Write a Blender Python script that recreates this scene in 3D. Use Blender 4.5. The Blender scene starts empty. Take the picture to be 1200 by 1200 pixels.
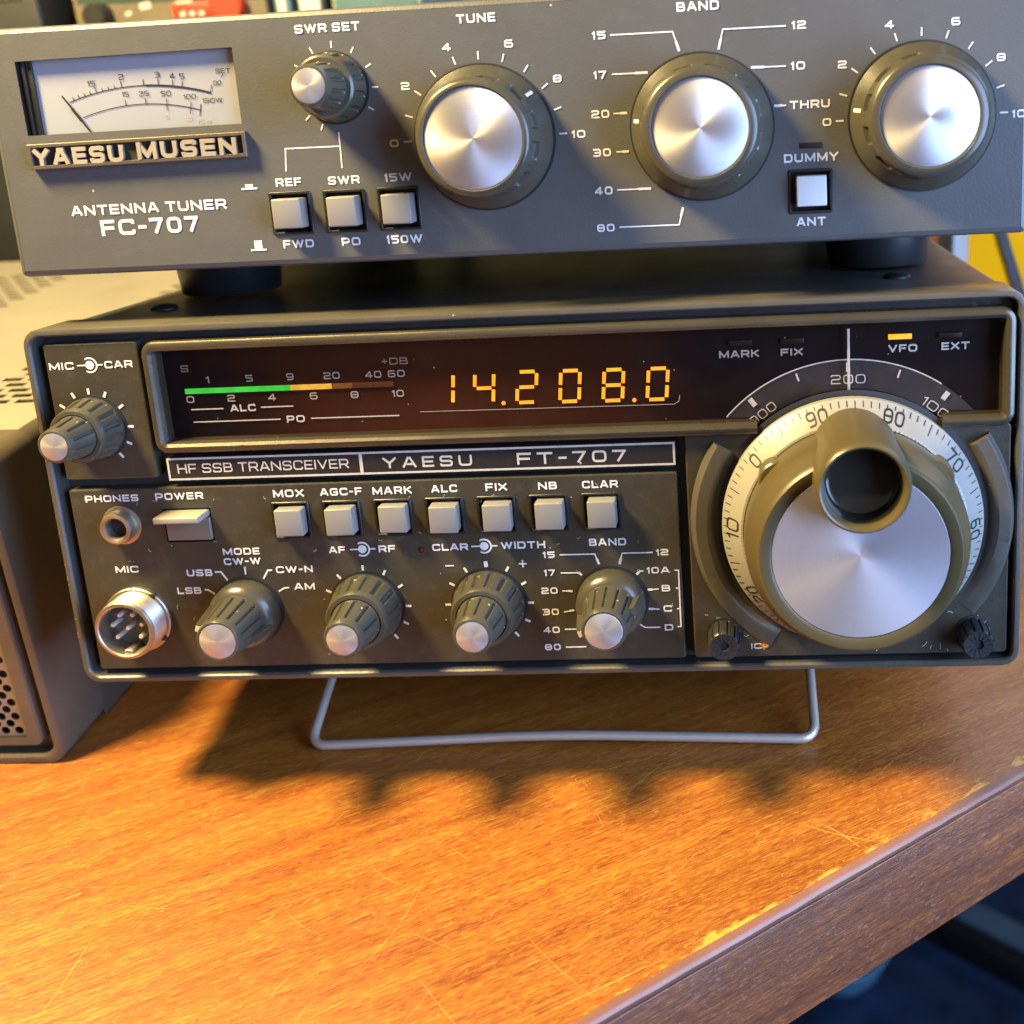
import bpy, bmesh, math, random
from mathutils import Vector, Matrix
random.seed(7)
R = math.radians
S = bpy.context.scene
COL = S.collection
MM = 0.001
TILT = R(6.5)                       # the transceiver leans back on its wire stand
LIFT = 36 * math.cos(TILT)

# ------------------------------------------------------------------ camera
cam = bpy.data.cameras.new('camera'); camo = bpy.data.objects.new('camera', cam); COL.objects.link(camo)
vd = Vector((-0.07341834, 0.93178187, -0.35551693)); vu = Vector((0.03359533, 0.35858738, 0.93289144)); vr = Vector((0.99673522, 0.05654763, -0.05763041))
mw = Matrix((vr, vu, -vd)).transposed().to_4x4(); mw.translation = Vector((174.99, -255.56, 198.88)) * MM
camo.matrix_world = mw
cam.sensor_fit = 'HORIZONTAL'; cam.sensor_width = 36.0
cam.lens = 1389.38 / 1200 * 36
cam.shift_x = -(780.05 - 600) / 1200; cam.shift_y = (499.97 - 600) / 1200
cam.clip_start = 0.01; cam.clip_end = 50
cam.dof.use_dof = True; cam.dof.focus_distance = 0.285; cam.dof.aperture_fstop = 15
S.camera = camo

# ------------------------------------------------------------------ light
W = bpy.data.worlds.new('World'); S.world = W; W.use_nodes = True
bg = W.node_tree.nodes['Background']; bg.inputs[0].default_value = (0.85, 0.68, 0.66, 1); bg.inputs[1].default_value = 0.045
def lamp(name, kind, loc, target, power, color, **kw):
    l = bpy.data.lights.new(name, kind); o = bpy.data.objects.new(name, l); COL.objects.link(o)
    o.location = Vector(loc) * MM; l.energy = power; l.color = color
    for k, v in kw.items(): setattr(l, k, v)
    o.rotation_euler = (Vector(target) - Vector(loc)).to_track_quat('-Z', 'Y').to_euler()
    return o
lamp('desk_lamp', 'POINT', (-168, -78, 512), (120, 0, 60), 50.0, (1.0, 0.755, 0.33), shadow_soft_size=0.058)
lamp('window_light', 'AREA', (640, -300, 190), (200, 0, 90), 11.0, (0.38, 0.57, 1.0), shape='RECTANGLE', size=0.40, size_y=0.5)
lamp('sheen_fill', 'AREA', (950, 1150, 850), (200, 0, 0), 17.0, (0.86, 0.80, 1.0), shape='RECTANGLE', size=1.5, size_y=1.0)  # added light behind the set, only there to give the desk its sheen
lamp('front_fill', 'AREA', (250, -1500, 700), (150, 0, 100), 2.7, (1.0, 0.76, 0.66), shape='RECTANGLE', size=2.0, size_y=1.2)  # added fill behind the camera, brightens the discs and warms the shade
S.view_settings.view_transform = 'Standard'; S.view_settings.look = 'None'
S.view_settings.exposure = 0.0; S.view_settings.gamma = 1.0; S.view_settings.use_curve_mapping = False
S.render.engine = 'CYCLES'
S.cycles.max_bounces = 8; S.cycles.use_denoising = True; S.cycles.transparent_max_bounces = 12

# ------------------------------------------------------------------ frames of reference (mm)
def r2w(p):
    x, y, z = p; c, s = math.cos(TILT), math.sin(TILT)
    return Vector((x, y * c + z * s, -y * s + z * c + LIFT))
def w2r(p):
    x, y, z = p; z -= LIFT; c, s = math.cos(TILT), math.sin(TILT)
    return Vector((x, y * c - z * s, y * s + z * c))

# ------------------------------------------------------------------ materials
class N:
    def __init__(s, name):
        s.m = bpy.data.materials.new(name); s.m.use_nodes = True; s.t = s.m.node_tree; s.n = s.t.nodes; s.n.clear()
        s.out = s.n.new('ShaderNodeOutputMaterial')
    def new(s, typ, ins=None, **kw):
        n = s.n.new('ShaderNode' + typ)
        for k, v in kw.items(): setattr(n, k, v)
        for k, v in (ins or {}).items():
            if hasattr(v, 'is_linked'): s.t.links.new(v, n.inputs[k])
            else: n.inputs[k].default_value = v
        return n
    def link(s, a, b): s.t.links.new(a, b)
    def coord(s, kind='Object'): return s.new('TexCoord').outputs[kind]
    def mapping(s, v, scale=(1, 1, 1), rot=(0, 0, 0)): return s.new('Mapping', {'Vector': v, 'Scale': scale, 'Rotation': rot}).outputs[0]
    def noise(s, v, scale, detail=4, rough=0.55, dist=0): return s.new('TexNoise', {'Vector': v, 'Scale': scale, 'Detail': detail, 'Roughness': rough, 'Distortion': dist}).outputs[0]
    def ramp(s, f, stops, interp='LINEAR'):
        n = s.new('ValToRGB', {'Fac': f}); e = n.color_ramp.elements; n.color_ramp.interpolation = interp
        while len(e) < len(stops): e.new(0.5)
        for el, (p, c) in zip(e, stops):
            el.position = p; el.color = (*c, 1) if isinstance(c, tuple) else (c, c, c, 1)
        return n.outputs[0]
    def mix(s, f, a, b, mode='MIX'):
        n = s.new('Mix', data_type='RGBA', blend_type=mode)
        for i, v in ((0, f), (6, a), (7, b)):
            if hasattr(v, 'is_linked'): s.t.links.new(v, n.inputs[i])
            else: n.inputs[i].default_value = (*v, 1) if isinstance(v, tuple) and len(v) == 3 else v
        return n.outputs[2]
    def math(s, op, a, b=0.0):
        n = s.new('Math', operation=op)
        for i, v in ((0, a), (1, b)):
            if hasattr(v, 'is_linked'): s.t.links.new(v, n.inputs[i])
            else: n.inputs[i].default_value = v
        return n.outputs[0]
    def bump(s, h, strength=0.3, dist=0.0002): return s.new('Bump', {'Height': h, 'Strength': strength, 'Distance': dist}).outputs[0]
    def bsdf(s, **ins):
        n = s.new('BsdfPrincipled')
        for k, v in ins.items():
            k = k.replace('_', ' ')
            if hasattr(v, 'is_linked'): s.t.links.new(v, n.inputs[k])
            else: n.inputs[k].default_value = (*v, 1) if isinstance(v, tuple) and len(v) == 3 else v
        s.t.links.new(n.outputs[0], s.out.inputs[0]); return n

def plastic(name, col, rough=0.5, grain=1400, gstr=0.25, speck=0.0, metal=0.0, blotch=0.25, spec=0.5):
    """painted or moulded surface: fine grain, cloudy wear, dust specks"""
    m = N(name); c = m.coord()
    big = m.noise(c, 22, 5)
    dark = tuple(x * (1 - blotch) for x in col); lite = tuple(min(1, x * (1 + blotch)) for x in col)
    base = m.mix(m.ramp(big, [(0.3, 0.0), (0.7, 1.0)]), dark, lite)
    rgh = m.math('ADD', m.math('MULTIPLY', m.noise(c, 60, 4), 0.22), rough - 0.11)
    if speck > 0:
        v = m.new('TexVoronoi', {'Vector': c, 'Scale': 330.0, 'Randomness': 1.0}, feature='F1')
        sep = m.new('SeparateColor', {0: v.outputs['Color']}).outputs
        near = m.math('LESS_THAN', v.outputs['Distance'], m.math('MULTIPLY', sep[1], 0.10))
        pick = m.math('GREATER_THAN', sep[0], m.math('SUBTRACT', 1.02, m.math('MULTIPLY', m.ramp(m.noise(c, 35, 3), [(0.4, 0.4), (0.7, 1.6)]), speck * 1.6)))
        haze = m.ramp(m.noise(c, 260, 6, 0.75), [(0.52, 0.0), (0.85, 0.07)])
        f = m.math('MAXIMUM', m.math('MULTIPLY', m.math('MULTIPLY', near, pick), 0.6), m.math('MULTIPLY', haze, min(1.0, speck * 9)))
        base = m.mix(f, base, (0.62, 0.56, 0.42))
    m.bsdf(Base_Color=base, Roughness=rgh, Metallic=metal, Specular_IOR_Level=spec,
           Normal=m.bump(m.noise(c, grain, 2), gstr, 0.00015))
    return m.m
def paint(name, col, rough=0.6):
    m = N(name); c = m.coord()
    f = m.ramp(m.noise(c, 900, 3), [(0.30, 0.55), (0.45, 1.0)])
    m.bsdf(Base_Color=m.mix(f, tuple(x * 0.55 for x in col), col), Roughness=rough); return m.m
def spun(name, col=(0.64, 0.615, 0.61), rough=0.42, axis='Y', met=0.86, an=0.75):
    m = N(name); c = m.coord()
    t = m.new('Tangent', direction_type='RADIAL', axis=axis)
    q = m.new('SeparateXYZ', {0: c}).outputs
    rad = m.math('SQRT', m.math('ADD', m.math('MULTIPLY', q[0], q[0]), m.math('MULTIPLY', q[2], q[2])))
    rings = m.new('TexNoise', {'W': m.math('MULTIPLY', rad, 2600.0), 'Scale': 1.0, 'Detail': 3.0}, noise_dimensions='1D').outputs[0]
    off = m.new('ObjectInfo').outputs['Random']
    cs = m.new('VectorMath', {0: c, 1: m.new('CombineXYZ', {0: off, 1: off, 2: off}).outputs[0]}, operation='ADD').outputs[0]
    smudge = m.ramp(m.noise(cs, 90, 5, 0.6), [(0.35, 0.0), (0.75, 1.0)])
    m.bsdf(Base_Color=m.mix(smudge, col, tuple(x * 0.86 for x in col)), Metallic=met, Anisotropic=an,
           Roughness=m.math('ADD', m.math('ADD', m.math('MULTIPLY', smudge, 0.12), m.math('MULTIPLY', rings, 0.12)), rough - 0.06), Normal=m.bump(rings, 0.12, 0.00005), Tangent=t.outputs[0]); return m.m
def metal(name, col, rough=0.3, scale=300):
    m = N(name); c = m.coord(); f = m.noise(c, scale, 4)
    m.bsdf(Base_Color=m.mix(f, tuple(x * 0.75 for x in col), col), Metallic=1.0, Roughness=m.math('ADD', m.math('MULTIPLY', f, 0.2), rough - 0.1),
           Normal=m.bump(m.noise(c, 700, 2), 0.1)); return m.m
def glow(name, col, strength, base=(0.05, 0.02, 0.01), vary=0.35):
    m = N(name); c = m.coord()
    f = m.math('ADD', m.math('MULTIPLY', m.ramp(m.noise(c, 350, 2), [(0.3, 0.0), (0.7, 1.0)]), vary * strength), strength * (1 - vary * 0.5))
    m.bsdf(Base_Color=base, Roughness=0.5, Emission_Color=col, Emission_Strength=f); return m.m
def pane(name, tint=(0.86, 0.80, 0.76), dust=0.5):
    m = N(name); c = m.coord()
    bf = m.new('NewGeometry').outputs['Backfacing']
    fr = m.new('Fresnel', {'IOR': m.math('SUBTRACT', 1.5, m.math('MULTIPLY', bf, 0.8333))}).outputs[0]
    tr = m.new('BsdfTransparent', {'Color': (*tint, 1)}).outputs[0]
    gl = m.new('BsdfGlossy', {'Color': (1, 1, 1, 1), 'Roughness': 0.06}).outputs[0]
    a = m.new('MixShader', {0: fr, 1: tr, 2: gl}).outputs[0]
    v = m.new('TexVoronoi', {'Vector': c, 'Scale': 420.0}, feature='F1')
    near = m.math('LESS_THAN', v.outputs['Distance'], 0.07)
    pick = m.math('GREATER_THAN', m.new('SeparateColor', {0: v.outputs['Color']}).outputs[0], 1 - dust * 0.3)
    film = m.ramp(m.noise(c, 55, 6, 0.65), [(0.5, 0.0), (0.9, 0.02)])
    f = m.math('MAXIMUM', m.math('MULTIPLY', m.math('MULTIPLY', near, pick), 0.5 * dust), m.math('MULTIPLY', film, dust))
    d = m.new('BsdfDiffuse', {'Color': (0.6, 0.55, 0.5, 1)}).outputs[0]
    s = m.new('MixShader', {0: f, 1: a, 2: d}).outputs[0]
    m.link(s, m.out.inputs[0]); return m.m

M = {}
M['panel'] = plastic('olive_panel_paint', (0.040, 0.034, 0.022), 0.42, 1500, 0.3, 0.10)
M['tpanel'] = plastic('grey_panel_paint', (0.082, 0.081, 0.077), 0.44, 1500, 0.3, 0.06, blotch=0.08)
M['rim'] = plastic('moulded_grey_plastic', (0.070, 0.062, 0.048), 0.40, 900, 0.3, 0.08)
M['groove'] = plastic('pebbled_black_plastic', (0.040, 0.040, 0.040), 0.36, 620, 1.0, 0.02)
M['case'] = plastic('dark_case_paint', (0.040, 0.042, 0.042), 0.45, 1100, 0.5, 0.03)
M['black'] = plastic('black_plastic', (0.012, 0.012, 0.012), 0.45, 900, 0.2, 0.03)
M['knob'] = plastic('olive_knob_plastic', (0.052, 0.048, 0.034), 0.30, 1200, 0.12, 0.06)
M['bigknob'] = plastic('tuning_knob_plastic', (0.078, 0.060, 0.025), 0.36, 1200, 0.12, 0.03, blotch=0.1)
M['cup'] = plastic('glossy_dark_plastic', (0.022, 0.020, 0.015), 0.16, 800, 0.05, 0.02)
M['rubber'] = plastic('black_rubber', (0.018, 0.018, 0.019), 0.40, 700, 0.15, 0.02)
M['white'] = paint('white_print', (0.66, 0.64, 0.59))
M['greyprint'] = paint('silver_print', (0.50, 0.45, 0.38), 0.4)
M['dimprint'] = paint('dim_print', (0.34, 0.27, 0.20))
M['ink_and_gap'] = paint('black_ink_and_gap', (0.012, 0.012, 0.015))  # print, and the painted shadow gaps under the knobs
M['spun'] = spun('spun_aluminium')
M['spun_s'] = spun('spun_aluminium_small', (0.50, 0.47, 0.45), 0.34, met=0.6)
M['spun_m'] = spun('matte_spun_aluminium', (0.52, 0.48, 0.49), 0.50, met=0.75, an=0.55)
M['alu'] = metal('plain_aluminium', (0.62, 0.60, 0.58), 0.35)
M['nickel'] = metal('worn_nickel', (0.52, 0.46, 0.37), 0.45)
M['steel'] = plastic('steel_wire', (0.56, 0.50, 0.42), 0.36, 900, .1, .02, metal=0.5, blotch=.1)
M['brass'] = plastic('pin_metal', (0.62, 0.60, 0.54), 0.3, 900, .05, metal=0.5)
M['sockfloor'] = plastic('grey_socket_floor', (0.10, 0.09, 0.075), 0.5)
M['whitebutton'] = plastic('white_button_plastic', (0.62, 0.62, 0.60), 0.40, 900, 0.1, 0.02, blotch=0.06)
M['button'] = plastic('grey_button_plastic', (0.20, 0.19, 0.175), 0.40, 900, 0.1, 0.02, blotch=0.06)
M['lever'] = plastic('cream_lever_plastic', (0.30, 0.265, 0.20), 0.40, 900, 0.1, 0.02, blotch=0.06)
M['bezel'] = plastic('bronze_bezel', (0.085, 0.074, 0.052), 0.28, 900, 0.12, 0.05, 0.55)
def graded_filter():
    m = N('graded_amber_filter'); c = m.coord()
    x = m.new('SeparateXYZ', {0: c}).outputs[0]
    u = m.math('ADD', m.math('MULTIPLY', x, 6.0), m.math('MULTIPLY', m.math('SUBTRACT', m.noise(c, 30, 3), 0.5), 0.22))
    col = m.ramp(u, [(0.26, (0.008, 0.005, 0.006)), (0.40, (0.046, 0.014, 0.006)), (0.60, (0.058, 0.017, 0.006)), (0.88, (0.036, 0.011, 0.005)), (1.0, (0.010, 0.006, 0.007))])
    m.bsdf(Base_Color=col, Roughness=0.45, Specular_IOR_Level=0.15); return m.m
M['backing'] = graded_filter()
M['dialplate'] = plastic('smoky_dial_plate', (0.045, 0.040, 0.042), 0.35, 600, 0.1, 0.10)
M['pane'] = pane('dusty_window_pane')
M['mpane'] = pane('meter_pane', (0.97, 0.96, 0.94), 0.25)
M['led_off'] = plastic('unlit_lamp', (0.016, 0.011, 0.009), 0.35, 500, 0.1)
M['digit'] = glow('lit_digit', (1.0, 0.40, 0.015, 1), 1.7)
M['green'] = glow('lit_green_bar', (0.06, 0.85, 0.08, 1), 0.85, (0.01, 0.1, 0.01))
M['yellowbar'] = glow('lit_yellow_bar', (1.0, 0.58, 0.06, 1), 1.0)
M['dimbar'] = glow('dim_amber_bar', (0.5, 0.16, 0.02, 1), 0.40)
M['dimbar2'] = glow('faint_amber_bar', (0.35, 0.08, 0.02, 1), 0.20)
M['led_on'] = glow('lit_lamp', (1.0, 0.50, 0.02, 1), 1.7)
M['ring'] = plastic('silver_scale_ring', (0.40, 0.385, 0.34), 0.30, 900, 0.08, 0.03, 0.35, 0.08)
M['meterface'] = plastic('cream_meter_card', (0.33, 0.35, 0.41), 0.6, 500, 0.05, 0.01, blotch=0.05)
M['badge'] = plastic('bronze_badge', (0.17, 0.145, 0.11), 0.36, 900, 0.15, 0.04, 0.6)
M['badgedark'] = plastic('dark_badge_field', (0.030, 0.024, 0.020), 0.6, 420, 0.9)
M['plate'] = plastic('dark_nameplate', (0.022, 0.019, 0.018), 0.35, 900, 0.1, 0.05)
M['pscase'] = plastic('beige_grey_enamel', (0.25, 0.23, 0.19), 0.36, 800, 0.2, 0.01, blotch=0.06)
M['psfront'] = plastic('brown_front_plastic', (0.092, 0.072, 0.052), 0.42, 900, 0.35, 0.05)
M['grille'] = plastic('grey_grille_metal', (0.20, 0.18, 0.155), 0.40, 900, .1, .03, metal=0.35)
M['psside'] = plastic('shaded_case_enamel', (0.070, 0.056, 0.040), 0.42, 800, 0.25, 0.02, blotch=0.15)  # case enamel darkened for the sides, shade put into the colour
M['letters'] = plastic('bright_bronze', (0.40, 0.35, 0.27), 0.33, 900, 0.1, 0.03, metal=0.3)

# ------------------------------------------------------------------ mesh building (mm, x right, y away, z up)
class MB:
    def __init__(s): s.v = []; s.f = []; s.mats = []; s.k = 0
    def mi(s, m):
        m = M[m] if isinstance(m, str) else m
        if m not in s.mats: s.mats.append(m)
        return s.mats.index(m)
    def add(s, vs, fs, m, smooth=True):
        o = len(s.v); i = s.mi(m); s.v += [tuple(p) for p in vs]
        s.f += [(tuple(o + q for q in f), i, smooth) for f in fs]
    def stack(s, loops, m, cap0=False, cap1=False, smooth=True, wrap=True):
        n = len(loops[0]); vs = [p for l in loops for p in l]; fs = []
        for a in range(len(loops) - 1):
            for i in range(n if wrap else n - 1):
                j = (i + 1) % n; fs.append((a * n + i, a * n + j, (a + 1) * n + j, (a + 1) * n + i))
        if cap0: fs.append(tuple(reversed(range(n))))
        if cap1: fs.append(tuple(range((len(loops) - 1) * n, len(loops) * n)))
        s.add(vs, fs, m, smooth)
    def pad(s, x0, x1, z0, z1, yf, yb, m, r=0.5, b=0.3, seg=4):
        """rounded plate, front at yf (towards the viewer), back at yb"""
        L = lambda i, y: [(x, y, z) for x, z in rr(x0 + i, x1 - i, z0 + i, z1 - i, max(r - i, 0.02), seg)]
        s.stack([L(0, yb), L(0, yf + b), L(b * 0.3, yf + b * 0.3), L(b, yf)], m, cap0=True, cap1=True)
    def box(s, x0, x1, y0, y1, z0, z1, m, b=0.3):
        bm = bmesh.new(); bmesh.ops.create_cube(bm, size=1)
        for v in bm.verts: v.co = Vector(((x0 + x1) / 2 + v.co.x * (x1 - x0), (y0 + y1) / 2 + v.co.y * (y1 - y0), (z0 + z1) / 2 + v.co.z * (z1 - z0)))
        if b > 0: bmesh.ops.bevel(bm, geom=list(bm.edges), offset=b, segments=3, profile=0.5, affect='EDGES')
        s.frombm(bm, m)
    def frombm(s, bm, m, smooth=True):
        bm.verts.index_update(); s.add([v.co[:] for v in bm.verts], [[v.index for v in f.verts] for f in bm.faces], m, smooth); bm.free()
    def lathe(s, prof, m, c=(0, 0), seg=64, flute=None, y0=0.0, cap0=False, cap1=True):
        """prof: (radius, height towards the viewer[, flute depth]); axis along -y through c=(x, z)"""
        loops = []
        for p in prof:
            r, d = p[0], p[1]; fl = p[2] if len(p) > 2 else 0; l = []
            for i in range(seg):
                a = 2 * math.pi * i / seg; q = r
                if fl and flute: q -= fl * flute(a)
                l.append((c[0] + q * math.cos(a), y0 - d, c[1] + q * math.sin(a)))
            loops.append(l)
        s.stack(loops, m, cap0, cap1)
    def fill(s, outer, holes, y, m):
        bm = bmesh.new(); es = []
        for lp in [outer] + holes:
            vs = [bm.verts.new((x, y, z)) for x, z in lp]
            es += [bm.edges.new((vs[i], vs[(i + 1) % len(vs)])) for i in range(len(vs))]
        bmesh.ops.triangle_fill(bm, use_beauty=True, use_dissolve=False, edges=es, normal=(0, -1, 0))
        for f in bm.faces:
            if f.normal.y > 0: f.normal_flip()
        s.frombm(bm, m, False)
    def plate(s, outer, holes, yf, yb, m, inner=None, depth=None, b=0.0):
        """flat plate with openings; walls of the openings get material inner"""
        if b:
            off = offset(outer, -b)
            s.stack([[(x, yf + b, z) for x, z in outer], [(x, yf + b * .3, z) for x, z in offset(outer, -b * .3)], [(x, yf, z) for x, z in off]], m); top = off
        else: top = outer
        s.fill(top, holes, yf, m)
        s.stack([[(x, yb, z) for x, z in outer], [(x, yf + b, z) for x, z in outer]], m)
        for h in holes:
            d = depth or (yb - yf)
            s.stack([[(x, yf, z) for x, z in h], [(x, yf + d, z) for x, z in h]], inner or m, smooth=False)
    def sweep(s, path, prof, m, closed=False):
        """prof: list of (sideways, y) carried along a path in the x-z plane"""
        n = len(path); rows = []
        for i in range(n):
            a = path[(i - 1) % n] if closed or i > 0 else path[i]; c = path[(i + 1) % n] if closed or i < n - 1 else path[i]; b = path[i]
            d0 = nrm((b[0] - a[0], b[1] - a[1])) if a != b else None; d1 = nrm((c[0] - b[0], c[1] - b[1])) if c != b else None
            d0 = d0 or d1; d1 = d1 or d0
            t = nrm((d0[0] + d1[0], d0[1] + d1[1])); k = 1 / max(0.3, t[0] * d0[0] + t[1] * d0[1]); nx, nz = -t[1] * k, t[0] * k
            rows.append([(b[0] + nx * o, y, b[1] + nz * o) for o, y in prof])
        if closed: rows.append(rows[0])
        s.stack(rows, m, cap0=not closed, cap1=not closed)
    def tube(s, pts, r, m, seg=12, cap=True):
        loops = []; pts = [Vector(p) for p in pts]; ref = None
        for i, p in enumerate(pts):
            t = (pts[min(i + 1, len(pts) - 1)] - pts[max(i - 1, 0)]).normalized()
            if ref is None: ref = t.orthogonal().normalized()
            u = (ref - t * ref.dot(t)).normalized(); ref = u; w = t.cross(u)
            loops.append([tuple(p + (u * math.cos(2 * math.pi * k / seg) + w * math.sin(2 * math.pi * k / seg)) * r) for k in range(seg)])
        s.stack(loops, m, cap, cap)
    def ribbon(s, pts, t, m, place, closed=False):
        n = len(pts)
        if n < 2: return
        vs = []; s.k = (s.k + 1) % 12; lift = s.k * 0.008
        for i in range(n):
            a = pts[(i - 1) % n] if closed or i > 0 else None; c = pts[(i + 1) % n] if closed or i < n - 1 else None; b = pts[i]
            d0 = nrm((b[0] - a[0], b[1] - a[1])) if a else None; d1 = nrm((c[0] - b[0], c[1] - b[1])) if c else None
            d0 = d0 or d1; d1 = d1 or d0
            q = (d0[0] + d1[0], d0[1] + d1[1])
            if abs(q[0]) + abs(q[1]) < 1e-6: q = d0
            e = nrm(q); k = min(1 / max(0.2, e[0] * d0[0] + e[1] * d0[1]), 2.2); nx, nz = -e[1] * k * t / 2, e[0] * k * t / 2
            vs += [place(b[0] + nx, b[1] + nz, lift), place(b[0] - nx, b[1] - nz, lift)]
        fs = [(2 * i, 2 * i + 1, 2 * ((i + 1) % n) + 1, 2 * ((i + 1) % n)) for i in range(n if closed else n - 1)]
        s.add(vs, fs, m, False)
    def line(s, pts, t, m, y, closed=False): s.ribbon(pts, t, m, lambda x, z, l: (x, y - 0.05 - l, z), closed)
    def text(s, txt, cx, cz, w, h, m, y=0.0, weight=0.22, rot=0.0, place=None, gap=0.26):
        t = weight * h; items = []; x = 0
        for ch in txt:
            if ch == ' ': x += 0.55; continue
            gw, st = GLYPH[ch]; items.append((x, gw, st)); x += gw + gap
        tot = x - gap; kx = (w / (tot * h)) if w else 1.0
        ca, sa = math.cos(rot), math.sin(rot)
        pl = place or (lambda X, Z, l: (cx + X * ca - Z * sa, y - 0.05 - l, cz + X * sa + Z * ca))
        for gx, gw, st in items:
            for pts, closed, rnd in st:
                W_ = max(gw * h * kx - t, 0.001); H_ = h - t
                q = [((gx - tot / 2) * h * kx + t / 2 + px * W_, -h / 2 + t / 2 + pz * H_) for px, pz in pts]
                if rnd:
                    q = rounded(q, 0.27 * h, closed)
                    def outward(p_, p2): return (p_[1] in (0, 1) and abs(p2[0] - p_[0]) < 1e-6) or (p_[0] in (0, 1) and abs(p2[1] - p_[1]) < 1e-6)
                    if not closed and outward(pts[0], pts[1]) and outward(pts[-1], pts[-2]) and p_in(pts):
                        e0, e1 = nrm((q[0][0] - q[1][0], q[0][1] - q[1][1])), nrm((q[-1][0] - q[-2][0], q[-1][1] - q[-2][1]))
                        q = [(q[0][0] + e0[0] * t * .45, q[0][1] + e0[1] * t * .45)] + q[1:-1] + [(q[-1][0] + e1[0] * t * .45, q[-1][1] + e1[1] * t * .45)]
                elif not closed and len(q) == 2 and abs(q[0][1] - q[1][1]) > 1e-6 and abs(q[0][0] - q[1][0]) < 1e-6:
                    lo, hi = sorted(q, key=lambda k_: k_[1])   # upright stems reach the full height
                    q = [(lo[0], lo[1] - (t / 2 if abs(lo[1] + h / 2 - t / 2) < 1e-6 else 0)), (hi[0], hi[1] + (t / 2 if abs(hi[1] - h / 2 + t / 2) < 1e-6 else 0))]
                elif not closed and not rnd:
                    def ext(a, b, e):
                        d = nrm((a[0] - b[0], a[1] - b[1])); return (a[0] + d[0] * e, a[1] + d[1] * e)
                    if abs(q[0][1] - q[-1][1]) < 1e-6 and len(q) == 2: q = [ext(q[0], q[1], t / 2), ext(q[1], q[0], t / 2)]
                    else: q = [ext(q[0], q[1], t * .4)] + q[1:-1] + [ext(q[-1], q[-2], t * .4)]
                s.ribbon(q, t, m, pl, closed)
    def build(s, name, parent=None, loc=(0, 0, 0), sharp=35, fix=True):
        me = bpy.data.meshes.new(name); me.from_pydata([(x * MM, y * MM, z * MM) for x, y, z in s.v], [], [f[0] for f in s.f])
        for m in s.mats: me.materials.append(m)
        me.polygons.foreach_set('material_index', [f[1] for f in s.f]); me.polygons.foreach_set('use_smooth', [f[2] for f in s.f])
        me.update(); me.validate()
        me.set_sharp_from_angle(angle=R(sharp))
        o = bpy.data.objects.new(name, me); COL.objects.link(o); o.location = Vector(loc) * MM
        if parent: o.parent = parent
        return o

def p_in(pts):
    (a, b), (c, d) = pts[0], pts[-1]                  # open ends that face each other (C, S, G) keep their gap
    return b in (0, 1) and d in (0, 1)
def nrm(v):
    l = math.hypot(*v) or 1e-9; return (v[0] / l, v[1] / l)
def rr(x0, x1, z0, z1, r, n=4):
    """rounded rectangle, anticlockwise seen from the front (x right, z up)"""
    out = []
    for cx, cz, a0 in ((x1 - r, z0 + r, -90), (x1 - r, z1 - r, 0), (x0 + r, z1 - r, 90), (x0 + r, z0 + r, 180)):
        for i in range(n + 1):
            a = R(a0 + 90 * i / n); out.append((cx + r * math.cos(a), cz + r * math.sin(a)))
    return out
def rect(x0, x1, z0, z1): return [(x0, z0), (x1, z0), (x1, z1), (x0, z1)]
def circ(c, r, n=48): return [(c[0] + r * math.cos(2 * math.pi * i / n), c[1] + r * math.sin(2 * math.pi * i / n)) for i in range(n)]
def offset(pts, d):
    n = len(pts); out = []
    for i in range(n):
        a, b, c = pts[i - 1], pts[i], pts[(i + 1) % n]
        d0 = nrm((b[0] - a[0], b[1] - a[1])); d1 = nrm((c[0] - b[0], c[1] - b[1])); t = nrm((d0[0] + d1[0], d0[1] + d1[1]))
        k = 1 / max(0.3, t[0] * d0[0] + t[1] * d0[1]); out.append((b[0] + t[1] * k * d, b[1] - t[0] * k * d))
    return out
def rounded(pts, r, closed, n=4):
    out = []; N_ = len(pts)
    for i in range(N_):
        if not closed and i in (0, N_ - 1): out.append(pts[i]); continue
        a, b, c = pts[i - 1], pts[i], pts[(i + 1) % N_]
        la, lc = math.hypot(a[0] - b[0], a[1] - b[1]), math.hypot(c[0] - b[0], c[1] - b[1]); q = min(r, la * 0.48, lc * 0.48)
        da, dc = nrm((a[0] - b[0], a[1] - b[1])), nrm((c[0] - b[0], c[1] - b[1]))
        p0 = (b[0] + da[0] * q, b[1] + da[1] * q); p2 = (b[0] + dc[0] * q, b[1] + dc[1] * q)
        for k in range(n + 1):
            u = k / n; out.append(((1 - u) ** 2 * p0[0] + 2 * u * (1 - u) * b[0] + u * u * p2[0], (1 - u) ** 2 * p0[1] + 2 * u * (1 - u) * b[1] + u * u * p2[1]))
    return out

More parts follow.
